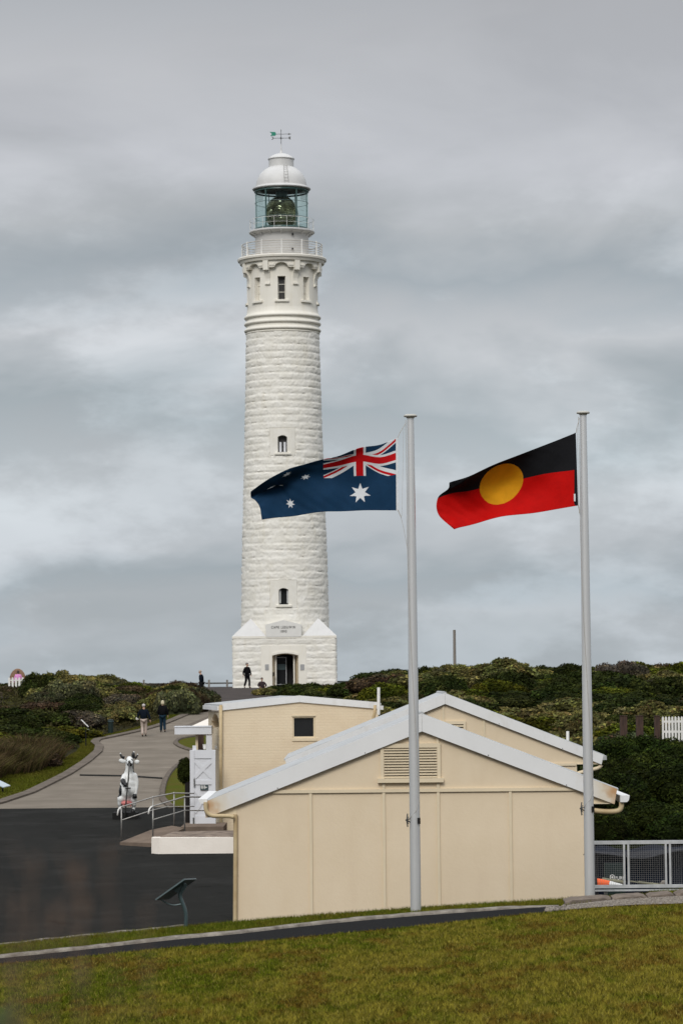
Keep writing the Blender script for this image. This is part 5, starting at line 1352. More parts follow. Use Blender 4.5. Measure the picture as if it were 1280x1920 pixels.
s2 = copy_tree(s1); q = onground(6, 1487, 80); s2.location = (q.x-.05, q.y, q.z); s2['label'] = 'pale blue sign panel on the grass at the left edge of the photo'
p = R(159.5, 1356, 150); g_ = hz(p.x, 150); st = thing('slim_sign', (p.x, 150, g_), 'narrow white sign seen edge-on among bushes above the pale blue one', 'sign')
m = MB(); a, b = R(153, 1350.5, 150), R(166, 1363.5, 150); dv = Vector((.02, 0, .025)); vs = [a, b, b+dv, a+dv]; m.add([(v.x, v.y-.3, v.z+.02) for v in vs]+[(v.x, v.y+.2, v.z) for v in vs], [(0,1,2,3),(7,6,5,4),(0,4,5,1),(1,5,6,2),(2,6,7,3),(3,7,4,0)]); m.build('panel', MT['rail_white'], st)
m = MB(); m.tube([(p.x+.05, 150, g_), (p.x+.05, 150, p.z)], .03, 6); m.build('post', MT['black'], st)
q = onground(208, 1377, 100); bn = thing('bin_post', tuple(q), 'dark green cylindrical bollard bin at the edge of the path', 'bin')
m = MB(); m.lathe([(.14, q.z-.05), (.14, q.z+.65), (.16, q.z+.66), (.16, q.z+.76), (.12, q.z+.80), (0, q.z+.81)], (q.x, q.y), 20); m.build('body', MT['bin_green'], bn, smooth=True, auto=40)
m = MB(); m.lathe([(.162, q.z+.67), (.164, q.z+.70), (.162, q.z+.73)], (q.x, q.y), 20); m.build('band', MT['sign_teal'], bn)
# tall timber post
p = R(852, 1250, 183); t_ = R(852, 1181, 183); m = MB(); m.tube([(p.x, 183, hz(p.x, 183)-.3), (p.x, 183, t_.z)], [.10, .085], 10)
tag(m.build('timber_post', MT['timber'], org=(p.x, 183, hz(p.x, 183))), 'tall bare weathered timber pole on the hilltop skyline', 'pole')
# timber stumps and white picket fence on the right hillside
q0 = R(1168, 1356, 112)
m = MB(); w_ = .13; m.box((q0.x-w_, 111.9, q0.z-1.1), (q0.x+w_, 112.15, q0.z+.26)); m.box((q0.x-w_-.01, 111.88, q0.z+.26), (q0.x+w_+.01, 112.17, q0.z+.285))
sp0 = m.build('fence_stump', MT['timber_red'], org=(q0.x, 112, q0.z-.9)); tag(sp0, 'x', 'post', 'brown timber posts left of the white pickets')
for j, (xx, lb) in enumerate(((1168, 'brown timber post farthest left of the white picket fence'), (1198, 'middle brown timber post left of the white picket fence'), (1231, 'brown timber post standing against the end of the white picket fence'))):
    o = sp0 if j == 0 else copy_tree(sp0); qq = R(xx, 1356, 112); o.location = (qq.x, 112, qq.z-.9); o['label'] = lb
    if j == 2: o.scale = (.8, 1, 1)
def picket(x0, x1, yt, yb, D, label, hidden=.8, nrm_=(.075)):
    a, b = R(x0, yb, D), R(x1, yb, D); zt_, zb_ = R(x0, yt, D).z, R(x0, yb, D).z
    t = thing('picket_fence', ((a.x+b.x)/2, D, zb_), label, 'fence')
    n = int((b.x-a.x)/(nrm_*1.55)); m = MB()
    for k in range(n+1):
        x = a.x+(b.x-a.x)*k/n; m.prism([(x-nrm_/2, zb_-hidden), (x-nrm_/2, zt_-.05), (x, zt_), (x+nrm_/2, zt_-.05), (x+nrm_/2, zb_-hidden)], D, D+.02)
    m.build('pickets', MT['rail_white'], t)
    m = MB()
    for z in (zt_-.2, zb_): m.box((a.x, D+.022, z-.04), (b.x, D+.06, z+.04))
    m.build('rails', MT['rail_white'], t); return t
picket(1242, 1420, 1343, 1372, 112, 'white picket fence on the right hillside, paint flaking')
picket(18, 62, 1270, 1292, 200, 'white picket fence on the left skyline in front of a person in pink', .3, .13)
# rail fences either side of the lighthouse
def rail_fence(x0, x1, y0, y1, D, posts, label):
    a, b = R(x0, y0, D), R(x1, y1, D); t = thing('rail_fence', (a.x, D, a.z-1), label, 'fence', 'dark rail fences on the skyline')
    m = MB(); m.box((a.x, D-.04, min(a.z, b.z)-.07), (b.x, D+.04, min(a.z, b.z)+.05)); m.build('rail', MT['iron_dark'], t)
    for px_ in posts:
        p = R(px_, 1277, D); m = MB(); m.box((p.x-.07, D-.11, hz(p.x, D)-.2), (p.x+.07, D-.045, p.z+.10)); m.build('post', MT['timber'], t)
    return t
rail_fence(385, 438, 1281, 1280.5, 232, (392, 426), 'dark rail fence between the left bushes and the lighthouse')
rail_fence(195, 372, 1283, 1281, 222, (213, 270, 330), 'dark rail fence on the skyline left of the lone onlooker')
rail_fence(629, 705, 1278, 1277, 226, (679,), 'dark rail fence on the skyline right of the lighthouse')
# brown standing stone behind the picket fence
p = R(32, 1275, 208); m = MB(); m.ell((p.x, 208.6, p.z-.2), (.62, .3, 1.0), seg=18, rings=12); m.box((p.x-.55, 208.4, p.z-1.8), (p.x+.55, 208.8, p.z-.3))
tag(m.build('standing_stone', node_mat('stone_brown', (.22,.13,.08), .9, var=.3, vscale=2), org=(p.x, 208.6, p.z-1.8)), 'rounded brown memorial stone behind the left picket fence', 'stone')

# ------------------------------------------------------------------ people
def person(pos, heading, height_, jacket, trousers, skin, hair, pose, label, long_jacket=True, hair_long=False, extra=None):
    k = height_/1.76; hd = Matrix.Rotation(heading, 3, 'Z')
    pos = Vector(pos)
    def W_(v): return pos + hd @ (Vector(v)*k)
    t = thing('person', tuple(pos), label, 'person')
    g = pose
    def J(name, side): return g.get(name+('L' if side < 0 else 'R'), None)
    S_, Jk, Tr = [], [], []
    lean = g.get('lean', 0)
    sp_ = lambda z: lean*(z-.95)
    pel = ('pel', (0, 0, .96), (.13, .10)); bel = ('bel', (0, sp_(1.12), 1.12), (.135, .105)); che = ('che', (0, sp_(1.32), 1.32), (.165, .115)); nb0 = ('nb0', (0, sp_(1.46), 1.46), (.075, .07))
    nk = ('nk', (0, sp_(1.52)+.01, 1.52), .052); h1 = ('h1', (0, sp_(1.58)+.03+g.get('nod', 0)*.4, 1.585), (.062, .07)); h2 = ('h2', (0, sp_(1.66)+.02+g.get('nod', 0), 1.66), (.078, .092)); h3 = ('h3', (0, sp_(1.73)+.005+g.get('nod', 0), 1.735), (.06, .07))
    S_.append([pel, bel, che, nb0, nk, h1, h2, h3]); hy = sp_(1.64)+g.get('nod', 0)
    S_.append([h1, ('nose', (0, hy+.125, 1.635), .012)])
    for s_ in (-1, 1): S_.append([h2, ('ear%d' % s_, (s_*.088, hy, 1.645), .014)])
    Jk.append([('p', (0, 0, .90 if long_jacket else .98), (.235, .185)), ('b', bel[1], (.215, .17)), ('c', che[1], (.225, .165)), ('n', (0, sp_(1.455), 1.455), (.095, .085)), ('n2', (0, sp_(1.5), 1.50), (.066, .064))])
    for s_ in (-1, 1):
        sh = (s_*.175, sp_(1.40), 1.405); el = J('el', s_) or (s_*.25, -.03, 1.13); wr2_ = J('wr', s_) or (s_*.27, .04, .89)
        S_.append([che, ('sh%d' % s_, sh, .055), ('el%d' % s_, el, .042), ('wr%d' % s_, wr2_, .028)])
        wv, ev = Vector(wr2_), Vector(el); dr_ = (wv-ev).normalized(); pal = wv+dr_*.075
        S_[-1].append(('pa%d' % s_, tuple(pal), (.032, .02)))
        sd_ = Vector((0, 1, 0))-dr_*dr_.y; sd_.normalize(); cv = Vector((-s_, 0, 0))
        for fi, (off, ln) in enumerate(((.028, .072), (.010, .082), (-.010, .077), (-.028, .06))):
            b0 = pal+sd_*off+dr_*.01; m1 = b0+dr_*ln*.5; m2 = b0+dr_*ln*.85+cv*ln*.35
            S_.append([('pa%d' % s_,  tuple(pal), .03), ('f%d%da' % (s_, fi), tuple(b0+dr_*.012), .0095), ('f%d%db' % (s_, fi), tuple(m1), .009), ('f%d%dc' % (s_, fi), tuple(m2), .0075)])
        th = pal-dr_*.035+sd_*.03; S_.append([('pa%d' % s_, tuple(pal), .03), ('t%da' % s_, tuple(th+sd_*.012), .012), ('t%db' % s_, tuple(th+sd_*.03+dr_*.045), .009)])
        Jk.append([('c', che[1], .17), ('s%d' % s_, sh, .088), ('e%d' % s_, el, .074), ('w%d' % s_, tuple(wv-dr_*.0), .056)])
        hp = (s_*.085, 0, .90); kn = J('kn', s_) or (s_*.095, .02, .50); an = J('an', s_) or (s_*.10, -.02, .09)
        toe = J('toe', s_) or (an[0]+s_*.02, an[1]+.15, an[2]-.06)
        S_.append([pel, ('hp%d' % s_, hp, .078), ('kn%d' % s_, kn, .055), ('an%d' % s_, an, .036), ('to%d' % s_, toe, .03)])
        Tr.append([('q', (0, 0, .98), (.18, .14)), ('h%d' % s_, hp, .118), ('k%d' % s_, kn, .088), ('a%d' % s_, tuple(Vector(kn).lerp(Vector(an), 1.04)), .074)])
        V, Fc = skin_mesh([[('a', tuple(Vector(an)+Vector((0, -.03, -.035))), .045), ('b', tuple((Vector(an)+Vector(toe))/2+Vector((0, 0, -.01))), .048), ('c', toe, .036)]])
        m = MB(); m.add([W_(v) for v in V], Fc); m.build('shoe', MT['black'], t, smooth=True)
    for nm, ch, mt_ in (('body', S_, skin), ('jacket', Jk, jacket), ('trousers', Tr, trousers)):
        V, Fc = skin_mesh(ch); m = MB(); m.add([W_(v) for v in V], Fc); m.build(nm, mt_, t, smooth=True)
    m = MB()
    V_ = []
    hc = Vector((0, hy-.012, 1.685))
    m.ell(W_(hc), (.092*k, .102*k, .088*k), seg=16, rings=10, rot=hd)
    if hair_long: m.ell(W_(hc+Vector((0, -.035, -.07))), (.098*k, .07*k, .095*k), seg=14, rings=8, rot=hd)
    m.build('hair', hair, t, smooth=True)
    m = MB()
    for s_ in (-1, 1): m.ell(W_((s_*.032, hy+.098, 1.665)), .011*k, seg=8, rings=6)
    m.build('eyes', MT['black'], t)
    if extra: extra(t, W_, k)
    return t
skin_m = node_mat('skin', (.45,.27,.19), .6); navy_j = node_mat('jacket_navy', (.006,.009,.015), .9, spec=.05); black_j = node_mat('jacket_black', (.006,.006,.007), .9, spec=.05)
beige_t = node_mat('trousers_beige', (.44,.36,.31), .85, var=.15, vscale=6); jeans = node_mat('jeans', (.014,.032,.05), .85, spec=.05, var=.3, vscale=6); dark_t = node_mat('trousers_dark', (.010,.010,.012), .9, spec=.05)
hair_w = node_mat('hair_white', (.50,.46,.45), .8, var=.2, vscale=20); hair_b = node_mat('hair_blonde', (.58,.52,.37), .8, var=.25, vscale=20); hair_d = node_mat('hair_dark', (.05,.035,.03), .7); hair_g = node_mat('hair_grey', (.10,.09,.085), .8)
pink_j = node_mat('jacket_pink', (.62,.25,.52), .8)
q = onground(270, 1381.5, 120)
def paper(t, W_, k):
    m = MB(); c = W_((-.36, .10, .98)); m.box((c.x-.06, c.y-.03, c.z-.05), (c.x+.07, c.y+.03, c.z+.07)); m.build('held_paper', MT['rail_white'], t)
person((q.x, q.y, q.z), 0, 1.73, navy_j, beige_t, skin_m, hair_w, dict(elL=(-.29,.0,1.16), wrL=(-.33,.10,.99), elR=(.29,-.06,1.14), wrR=(.34,-.02,.90), knR=(.10,.10,.52), anR=(.09,.10,.12), toeR=(.10,.24,.04), knL=(-.08,.03,.50), anL=(-.06,-.20,.14), toeL=(-.06,-.10,.03)), 'white haired person in navy jacket and beige trousers walking up the path', extra=paper)
q = onground(305.5, 1373.5, 120)
person((q.x, q.y, q.z), 0, 1.73, black_j, jeans, skin_m, hair_b, dict(elR=(.26,.02,1.14), wrR=(.28,.06,.95), elL=(-.25,.03,1.14), wrL=(-.22,.14,.98), knL=(-.09,.06,.50), anL=(-.10,.04,.09), knR=(.09,.0,.50), anR=(.12,-.18,.13), toeR=(.14,-.05,.03)), 'blonde person in black jacket and blue jeans walking up the path', hair_long=True)
q = R(463.5, 1289, 213.5); q.z = hz(q.x, 213.5)+.02
person((q.x, q.y, q.z+.03), math.radians(-140), 1.80, black_j, dark_t, skin_m, hair_g, dict(elR=(.235,-.10,1.15), wrR=(.245,-.12,.92), elL=(-.235,.05,1.13), wrL=(-.235,.15,.92), knL=(-.07,.16,.52), anL=(-.05,.20,.10), knR=(.08,-.02,.50), anR=(.06,-.24,.15), toeR=(.06,-.14,.03)), 'person dressed in black striding across the forecourt beside the lighthouse door')
q = R(378.5, 1292, 200)
person((q.x, 200, R(378.5, 1255, 200).z-1.80), math.radians(75), 1.74, navy_j, dark_t, skin_m, node_mat('hair_sandy', (.36,.28,.22), .8), dict(lean=.10, nod=.04, elR=(.20,.0,1.12), wrR=(.15,.10,.98), elL=(-.20,.0,1.12), wrL=(-.15,.10,.98)), 'lone onlooker in a dark coat with bowed head by the skyline fence')
p = R(491, 1270.5, 216)
person((p.x, 216, R(491, 1270.5, 216).z-1.76), math.radians(190), 1.76, node_mat('jacket_brown', (.03,.018,.020), .9), dark_t, skin_m, hair_d, dict(elL=(-.3,.1,1.2), wrL=(-.2,.25,1.1), elR=(.3,.1,1.2), wrR=(.2,.25,1.1)), 'dark clothed person behind the low bush left of the lighthouse door')
p = R(34.5, 1256.5, 207)
person((p.x, 207, p.z-1.70), math.radians(10), 1.68, pink_j, dark_t, skin_m, hair_d, {}, 'dark haired person in a pink top behind the left picket fence', hair_long=True)
p = R(182, 1271, 214)
person((p.x, 214, p.z-1.70), math.radians(40), 1.68, black_j, dark_t, skin_m, hair_d, dict(lean=.15), 'dark haired head and shoulders just showing above the left skyline bushes')

# ------------------------------------------------------------------ the cow statue
CDp = 101.0; cb = R(238, 1524, CDp); sc = F/CDp
def CP(zx, zy, dy=0.): # 12.8x zoom coordinates -> world point
    p = R(190+zx/12.8, 1390+zy/12.8, CDp); return Vector((p.x, CDp+dy, p.z))
ct = thing('cow_statue', (cb.x, CDp, hz(cb.x, CDp)), 'black and white cow statue standing upright holding a microphone stand', 'statue')
cw_ = MB()
def limb(pts):
    P = [Vector(p[0]) for p in pts]; rr = [p[1] for p in pts]
    cw_.tube(P, rr, 16)
    for p, r_ in zip(P, rr): cw_.ell(p, r_, seg=16, rings=10)
cw_.ell(CP(640, 1310, .05), (.27, .25, .24), seg=24, rings=16); cw_.ell(CP(645, 1190, 0), (.315, .30, .30), seg=24, rings=16); cw_.ell(CP(652, 1060, .03), (.29, .27, .30), seg=24, rings=16); cw_.ell(CP(668, 900, .06), (.245, .23, .26), seg=24, rings=16)
limb([(CP(665, 860, .06), .215), (CP(672, 770, .06), .17), (CP(680, 650, .04), .145), (CP(683, 560, .03), .14), (CP(685, 480, 0), .145), (CP(688, 430, .02), .115)])
limb([(CP(688, 470, -.02), .135), (CP(700, 515, -.22), .10), (CP(707, 546, -.38), .085)])
limb([(CP(575, 830, .0), .11), (CP(535, 930, -.18), .095), (CP(548, 975, -.32), .085), (CP(606, 1040, -.42), .055)])
limb([(CP(790, 830, .02), .115), (CP(832, 960, .0), .10), (CP(838, 1080, -.04), .088), (CP(820, 1280, -.14), .062)])
limb([(CP(560, 1250, .02), .17), (CP(478, 1380, -.08), .125), (CP(452, 1500, -.04), .085), (CP(462, 1590, .02), .062), (CP(478, 1680, -.05), .056)])
limb([(CP(740, 1260, .02), .17), (CP(782, 1390, -.08), .118), (CP(788, 1510, -.04), .082), (CP(782, 1590, .02), .062), (CP(768, 1670, -.05), .056)])
o_ = cw_.build('t', [])
rm = o_.modifiers.new('r', 'REMESH'); rm.mode = 'VOXEL'; rm.voxel_size = .018
sm_ = o_.modifiers.new('s', 'SMOOTH'); sm_.iterations = 10; sm_.factor = .6
dg = bpy.context.evaluated_depsgraph_get(); dg.update(); me2 = bpy.data.meshes.new_from_object(o_.evaluated_get(dg))
V = [v.co.copy() for v in me2.vertices]; Fc = [tuple(p_.vertices) for p_ in me2.polygons]
bpy.data.objects.remove(o_); bpy.data.meshes.remove(me2)
m = MB(); m.add(V, Fc)
sph = [(CP(415, 1190, -.05), .22), (CP(430, 1060, .1), .13), (CP(545, 660, .05), .085), (CP(535, 780, .02), .07), (CP(795, 620, .0), .085), (CP(785, 720, .03), .07), (CP(800, 520, .0), .10), (CP(875, 1130, .1), .10), (CP(700, 405, .05), .10), (CP(740, 455, -.14), .05), (CP(600, 445, -.12), .04), (CP(530, 960, -.3), .12), (CP(570, 1000, -.38), .10)]
V2 = [Vector(v) for v in m.v]
for i_, f_ in enumerate(m.f):
    c = sum((V2[j] for j in f_), Vector())/len(f_)
    if any((c-s_[0]).length < s_[1] for s_ in sph): m.m[i_] = 1
cow_w = node_mat('cow_white', (.68,.69,.68), .4, var=.08, vscale=3, spec=.4); cow_k = node_mat('cow_black', (.010,.010,.011), .4, spec=.4); pink = node_mat('udder_pink', (.55,.18,.17), .5)
m.build('body', [cow_w, cow_k], ct, smooth=True)
for nm, pts, rr in (('horn', [(560,395),(500,375),(472,330),(463,275)], [.055,.045,.035,.018]), ('horn', [(800,400),(840,380),(868,340),(878,300)], [.05,.04,.03,.015])):
    m = MB(); P = [CP(x, y, -.02) for x, y in pts]; m.tube(P[:3]+[P[2].lerp(P[3], .6)], [rr[0], rr[1], rr[2], .024], 10); hn = m.build(nm, cow_k, ct, smooth=True)
    m = MB(); m.tube([P[2].lerp(P[3], .6), P[3]], [.026, .014], 8); m.build('horn_tip', cow_w, hn)
for x0, y0, x1, y1 in ((590, 490, 445, 455), (800, 500, 905, 490)):
    m = MB(); a, b = CP(x0, y0, .0), CP(x1, y1, -.03); c = a.lerp(b, .55); an = math.atan2(b.z-a.z, b.x-a.x)
    m.ell(c, ((b-a).length*.58, .035, .075), seg=14, rings=10, rot=Matrix.Rotation(-an, 3, 'Y')); m.build('ear', cow_w, ct, smooth=True)
m = MB(); m.ell(CP(770, 335, .0), (.06, .06, .115), seg=12, rings=10); tf = m.build('hair_tuft', cow_k, ct, smooth=True)
m = MB(); m.ell(CP(785, 258, .0), (.03, .03, .02), seg=8, rings=6); m.build('tuft_tip', cow_w, tf)
m = MB(); m.ell(CP(706, 548, -.43), (.085, .05, .068), seg=14, rings=10); m.build('nose', cow_k, ct, smooth=True)
m = MB(); m.ell(CP(625, 450, -.15), (.018, .012, .02)); m.ell(CP(765, 450, -.15), (.018, .012, .02)); m.build('eyes', cow_k, ct)
m = MB(); m.ell(CP(620, 1480, -.14), (.19, .13, .085), seg=16, rings=10)
for x in (550, 610, 660, 715): m.tube([CP(x, 1510, -.2), CP(x, 1560, -.2)], [.028, .016], 8)
m.build('udder', pink, ct, smooth=True)
for (x, y, dy) in ((478, 1695, -.08), (768, 1690, -.08), (815, 1325, -.18), (612, 1045, -.44)):
    m = MB(); p = CP(x, y, dy); m.tube([p+Vector((0, 0, .09)), p+Vector((0, -.02, -.05))], [.062, .085], 12); m.build('hoof', cow_k, ct, smooth=True)
m = MB(); m.tube([CP(600, 1790, -.5), CP(640, 1250, -.52), CP(680, 900, -.54), CP(705, 500, -.56)], .026, 8); m.ell(CP(706, 480, -.56), .05, seg=10, rings=8)
c = CP(672, 1110, -.53); m.tube([c+Vector((.085*math.cos(2*PI*k/16), .06*math.sin(2*PI*k/16), -.012*math.sin(2*PI*k/16))) for k in range(17)], .016, 6); m.build('microphone_stand', MT['iron_dark'], ct, smooth=True)
m = MB(); a, b = CP(290, 1690, 0), CP(900, 1640, 0); zg_ = hz(cb.x, CDp); m.box((a.x, CDp-.35, zg_-.03), (b.x, CDp+.40, CP(0, 1705, 0).z)); m.build('plinth', MT['black'], ct)

# ------------------------------------------------------------------ vegetation
def leafmat(name, c1, c2, tr=.2): return node_mat(name, c1, .8, col2=c2, vscale=.9, attr='tint', objrand=.25, trans=tr, spec=.04)
LM = {'olive': leafmat('leaf_olive', (.118,.108,.040), (.075,.075,.026)), 'dark': leafmat('leaf_dark', (.030,.038,.009), (.020,.026,.006)), 'green': leafmat('leaf_green', (.068,.072,.007), (.036,.046,.005)),
      'grey': leafmat('leaf_grey', (.095,.082,.060), (.055,.048,.034)), 'brown': leafmat('leaf_brown', (.068,.046,.026), (.042,.030,.017)), 'tall': leafmat('leaf_tall', (.020,.028,.005), (.011,.017,.003), .15),
      'silver': leafmat('leaf_silver', (.080,.086,.044), (.052,.058,.030))}
twig = node_mat('twig', (.07,.05,.035), .9)
def shrub_mesh(name, kind_, nl, lobes, leaf, seed, tips=.4, flat=.62):
    """unit shrub: radius ~1, height ~flat*1.6; leaves on the surface of many small lobes, with gaps"""
    r_ = np.random.default_rng(seed); L_ = []
    for k in range(lobes):
        a = r_.random()*2*PI; q = math.sqrt(r_.random())*.78; rr = .14+.20*r_.random(); zt_ = flat*1.25*math.sqrt(max(0, 1-(q/.98)**2))*(.55+.45*r_.random())
        L_.append((q*math.cos(a), q*math.sin(a), max(.12, zt_-rr*.35), rr))
    n_each = r_.multinomial(nl, np.array([l[3]**2 for l in L_])/sum(l[3]**2 for l in L_))
    V, T = [], []
    for (x, y, z, rr), n in zip(L_, n_each):
        d = r_.normal(size=(n, 3)); d /= np.linalg.norm(d, axis=1)[:, None]; d[:, 2] = np.where(d[:, 2] < -.35, -d[:, 2], d[:, 2])
        rad_ = rr*(.80+.28*r_.random(n)+.15*(vnoise(d[:, 0]*2+x*9, d[:, 1]*2+z*9, 1.5, 1.5, seed)-.5))
        P = np.array([x, y, z])+d*rad_[:, None]*np.array([1, 1, .82])
        # leaf plane: normal mostly outward/upward, jittered
        nrm = d*.7+np.array([0, 0, .4])+r_.normal(size=(n, 3))*.55; nrm /= np.linalg.norm(nrm, axis=1)[:, None]
        t1 = np.cross(nrm, r_.normal(size=(n, 3))); t1 /= np.linalg.norm(t1, axis=1)[:, None]; t2 = np.cross(nrm, t1)
        s1 = leaf*(.6+.8*r_.random(n))[:, None]; s2 = s1*.42
        V.append(np.stack([P-t1*s1*.5, P+t2*s2, P+t1*s1*.6, P-t2*s2], 1))
        tone = (.5+1.0*r_.random()**1.3) ; tn = tone*(.65+.7*r_.random(n))
        tip = (r_.random(n) < tips)
        c = np.stack([tn, tn, tn], 1); c = np.where(tip[:, None], c*np.array([1.8, 1.72, 1.4]), c)
        hue = r_.normal(0, .07, 3); c = c*(1+hue)
        T.append(np.repeat(c, 4, axis=0))
    V = np.concatenate(V).reshape(-1, 3); T = np.concatenate(T); nq = len(V)//4
    Fq = np.arange(nq*4).reshape(-1, 4); mi = np.zeros(nq, int)
    # solid inner mass under the leaves (core in leaf colour, tinted darker)
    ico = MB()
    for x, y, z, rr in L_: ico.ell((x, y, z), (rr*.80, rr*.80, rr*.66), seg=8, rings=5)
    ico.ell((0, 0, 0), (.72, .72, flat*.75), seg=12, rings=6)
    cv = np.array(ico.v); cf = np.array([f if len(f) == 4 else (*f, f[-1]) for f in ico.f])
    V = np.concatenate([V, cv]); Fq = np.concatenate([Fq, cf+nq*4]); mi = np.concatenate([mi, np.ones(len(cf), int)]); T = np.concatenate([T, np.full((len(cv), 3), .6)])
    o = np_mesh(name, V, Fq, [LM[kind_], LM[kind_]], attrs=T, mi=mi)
    return o
def stick_mesh(name, mats, n, hmin, hmax, spread, seed, wid, bend=.4):
    r_ = np.random.default_rng(seed); V, T, Fq = [], [], []
    for k in range(n):
        a = r_.random()*2*PI; q = math.sqrt(r_.random())*.75; x, y = q*math.cos(a), q*math.sin(a); h = hmin+(hmax-hmin)*r_.random()*(1-.5*q)
        da = r_.random()*2*PI if r_.random() < .4 else a; ln = spread*h*(.3+r_.random()); dx, dy = math.cos(da)*ln, math.sin(da)*ln
        pa = r_.random()*PI; wx_, wy_ = math.cos(pa)*wid, math.sin(pa)*wid; b = len(V)
        for t_, w in ((0, 1), (.45, .8), (.8, .5), (1, .05)):
            bx_, by_, bz_ = x+dx*t_**1.6, y+dy*t_**1.6, h*(t_-bend*t_**3*.5); V += [(bx_-wx_*w, by_-wy_*w, bz_), (bx_+wx_*w, by_+wy_*w, bz_)]
        c = (.25+1.3*r_.random()**1.4)*np.array([1, .9+.2*r_.random(), .9]); 
        if r_.random() < .35: c = c*np.array([.62, .95, .4])
        T += [c]*8
        for j in range(3): Fq.append((b+2*j, b+2*j+1, b+2*j+3, b+2*j+2))
    return np_mesh(name, np.array(V), np.array(Fq), mats, attrs=np.array(T))
PROT = {}
def protos(kind_, n, nl, lobes, leaf, tips, flat):
    PROT[kind_] = [shrub_mesh('shrub', kind_, nl, lobes, leaf, 100+17*j+len(PROT)*7, tips, flat) for j in range(n)]
protos('olive', 3, 7000, 52, .080, .30, .50); protos('dark', 3, 7000, 46, .070, .12, .46); protos('green', 2, 7000, 40, .070, .25, .46)
protos('grey', 2, 4600, 44, .07, .3, .48); protos('brown', 2, 4800, 44, .07, .2, .44); protos('tall', 3, 20000, 90, .05, .26, .95); protos('silver', 2, 7000, 50, .07, .3, .48)
LAB = {('olive', 'R'): 'olive tinted rounded shrub on the hillside right of the lighthouse', ('dark', 'R'): 'dark green spreading shrub on the hillside right of the lighthouse', ('green', 'R'): 'mid green rounded shrub on the hillside right of the lighthouse',
       ('grey', 'R'): 'grey twiggy shrub on the hillside right of the lighthouse', ('brown', 'R'): 'brown leaved shrub on the hillside right of the lighthouse', ('silver', 'R'): 'silvery green shrub on the hillside right of the lighthouse', ('tall', 'R'): 'tall dense dark green bush behind the mesh fence'}
GRP = {'olive': 'olive', 'dark': 'dark green', 'green': 'mid green', 'grey': 'grey twiggy', 'brown': 'brown', 'silver': 'silvery', 'tall': 'tall dark'}
for k_ in list(LAB):
    LAB[(k_[0], 'L')] = LAB[k_].replace('on the hillside right of the lighthouse', 'in the scrub left of the path').replace('behind the mesh fence', 'left of the path')
ADJ = {'olive': 'olive tinted rounded', 'dark': 'dark green spreading', 'green': 'mid green rounded', 'grey': 'grey twiggy', 'brown': 'brown leaved', 'silver': 'silvery green'}
def zone_label(kd, x, y, s_, side):
    px_ = 640+F*x/y; sz = 'large' if s_ > 2.0 else ('small' if s_ < 1.6 else 'medium sized')
    if side == 'R':
        row = 'along the hilltop skyline' if y > 172 else ('high on the hillside' if y > 145 else ('halfway up the hillside' if y > 120 else 'low on the hillside'))
        col = 'left of the left flagpole' if px_ < 770 else ('near the tall timber pole' if px_ < 930 else ('just left of the right flagpole' if px_ < 1090 else 'right of the right flagpole'))
    else:
        row = 'along the left skyline' if y > 180 else ('high in the left scrub' if y > 155 else ('in the middle of the left scrub' if y > 132 else 'low in the left scrub'))
        col = 'towards the picket fence' if px_ < 110 else ('above the sign panels' if px_ < 220 else 'near the walking couple')
    if kd in ('olive', 'brown', 'dark') : col = col.replace('just left of the right flagpole', 'left of the right flagpole')
    t_ = '%s %s shrub %s, %s' % (sz.replace('medium sized', 'mid-sized'), ADJ[kd].replace('olive tinted', 'olive'), row, col)
    return t_ if len(t_.replace('-', ' ').split()) <= 16 else t_.replace('mid-sized ', '').replace('large ', '').replace('small ', '')
used = set()
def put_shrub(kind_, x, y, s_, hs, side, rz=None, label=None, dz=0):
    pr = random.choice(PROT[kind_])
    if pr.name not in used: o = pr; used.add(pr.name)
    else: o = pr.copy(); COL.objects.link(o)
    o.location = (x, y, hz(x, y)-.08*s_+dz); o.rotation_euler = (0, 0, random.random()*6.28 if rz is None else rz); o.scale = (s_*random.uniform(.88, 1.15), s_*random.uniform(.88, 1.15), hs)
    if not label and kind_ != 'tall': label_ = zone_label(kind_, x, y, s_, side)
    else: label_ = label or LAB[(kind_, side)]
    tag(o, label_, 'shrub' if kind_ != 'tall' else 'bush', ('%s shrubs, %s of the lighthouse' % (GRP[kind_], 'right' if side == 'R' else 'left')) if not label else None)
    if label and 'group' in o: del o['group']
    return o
def pxof(x, y): return 640+F*(x/y)       # rough
random.seed(21)
cnt = 0
def clump_kind(x, y, w):
    n_ = noise.noise(Vector((x*.16, y*.07, 4.2)))*.5+.5+random.uniform(-.22, .22)
    acc = 0; tot = sum(v for _, v in w)
    for kd, v in w:
        acc += v/tot
        if n_ < .2+.6*acc: return kd
    return w[-1][0]
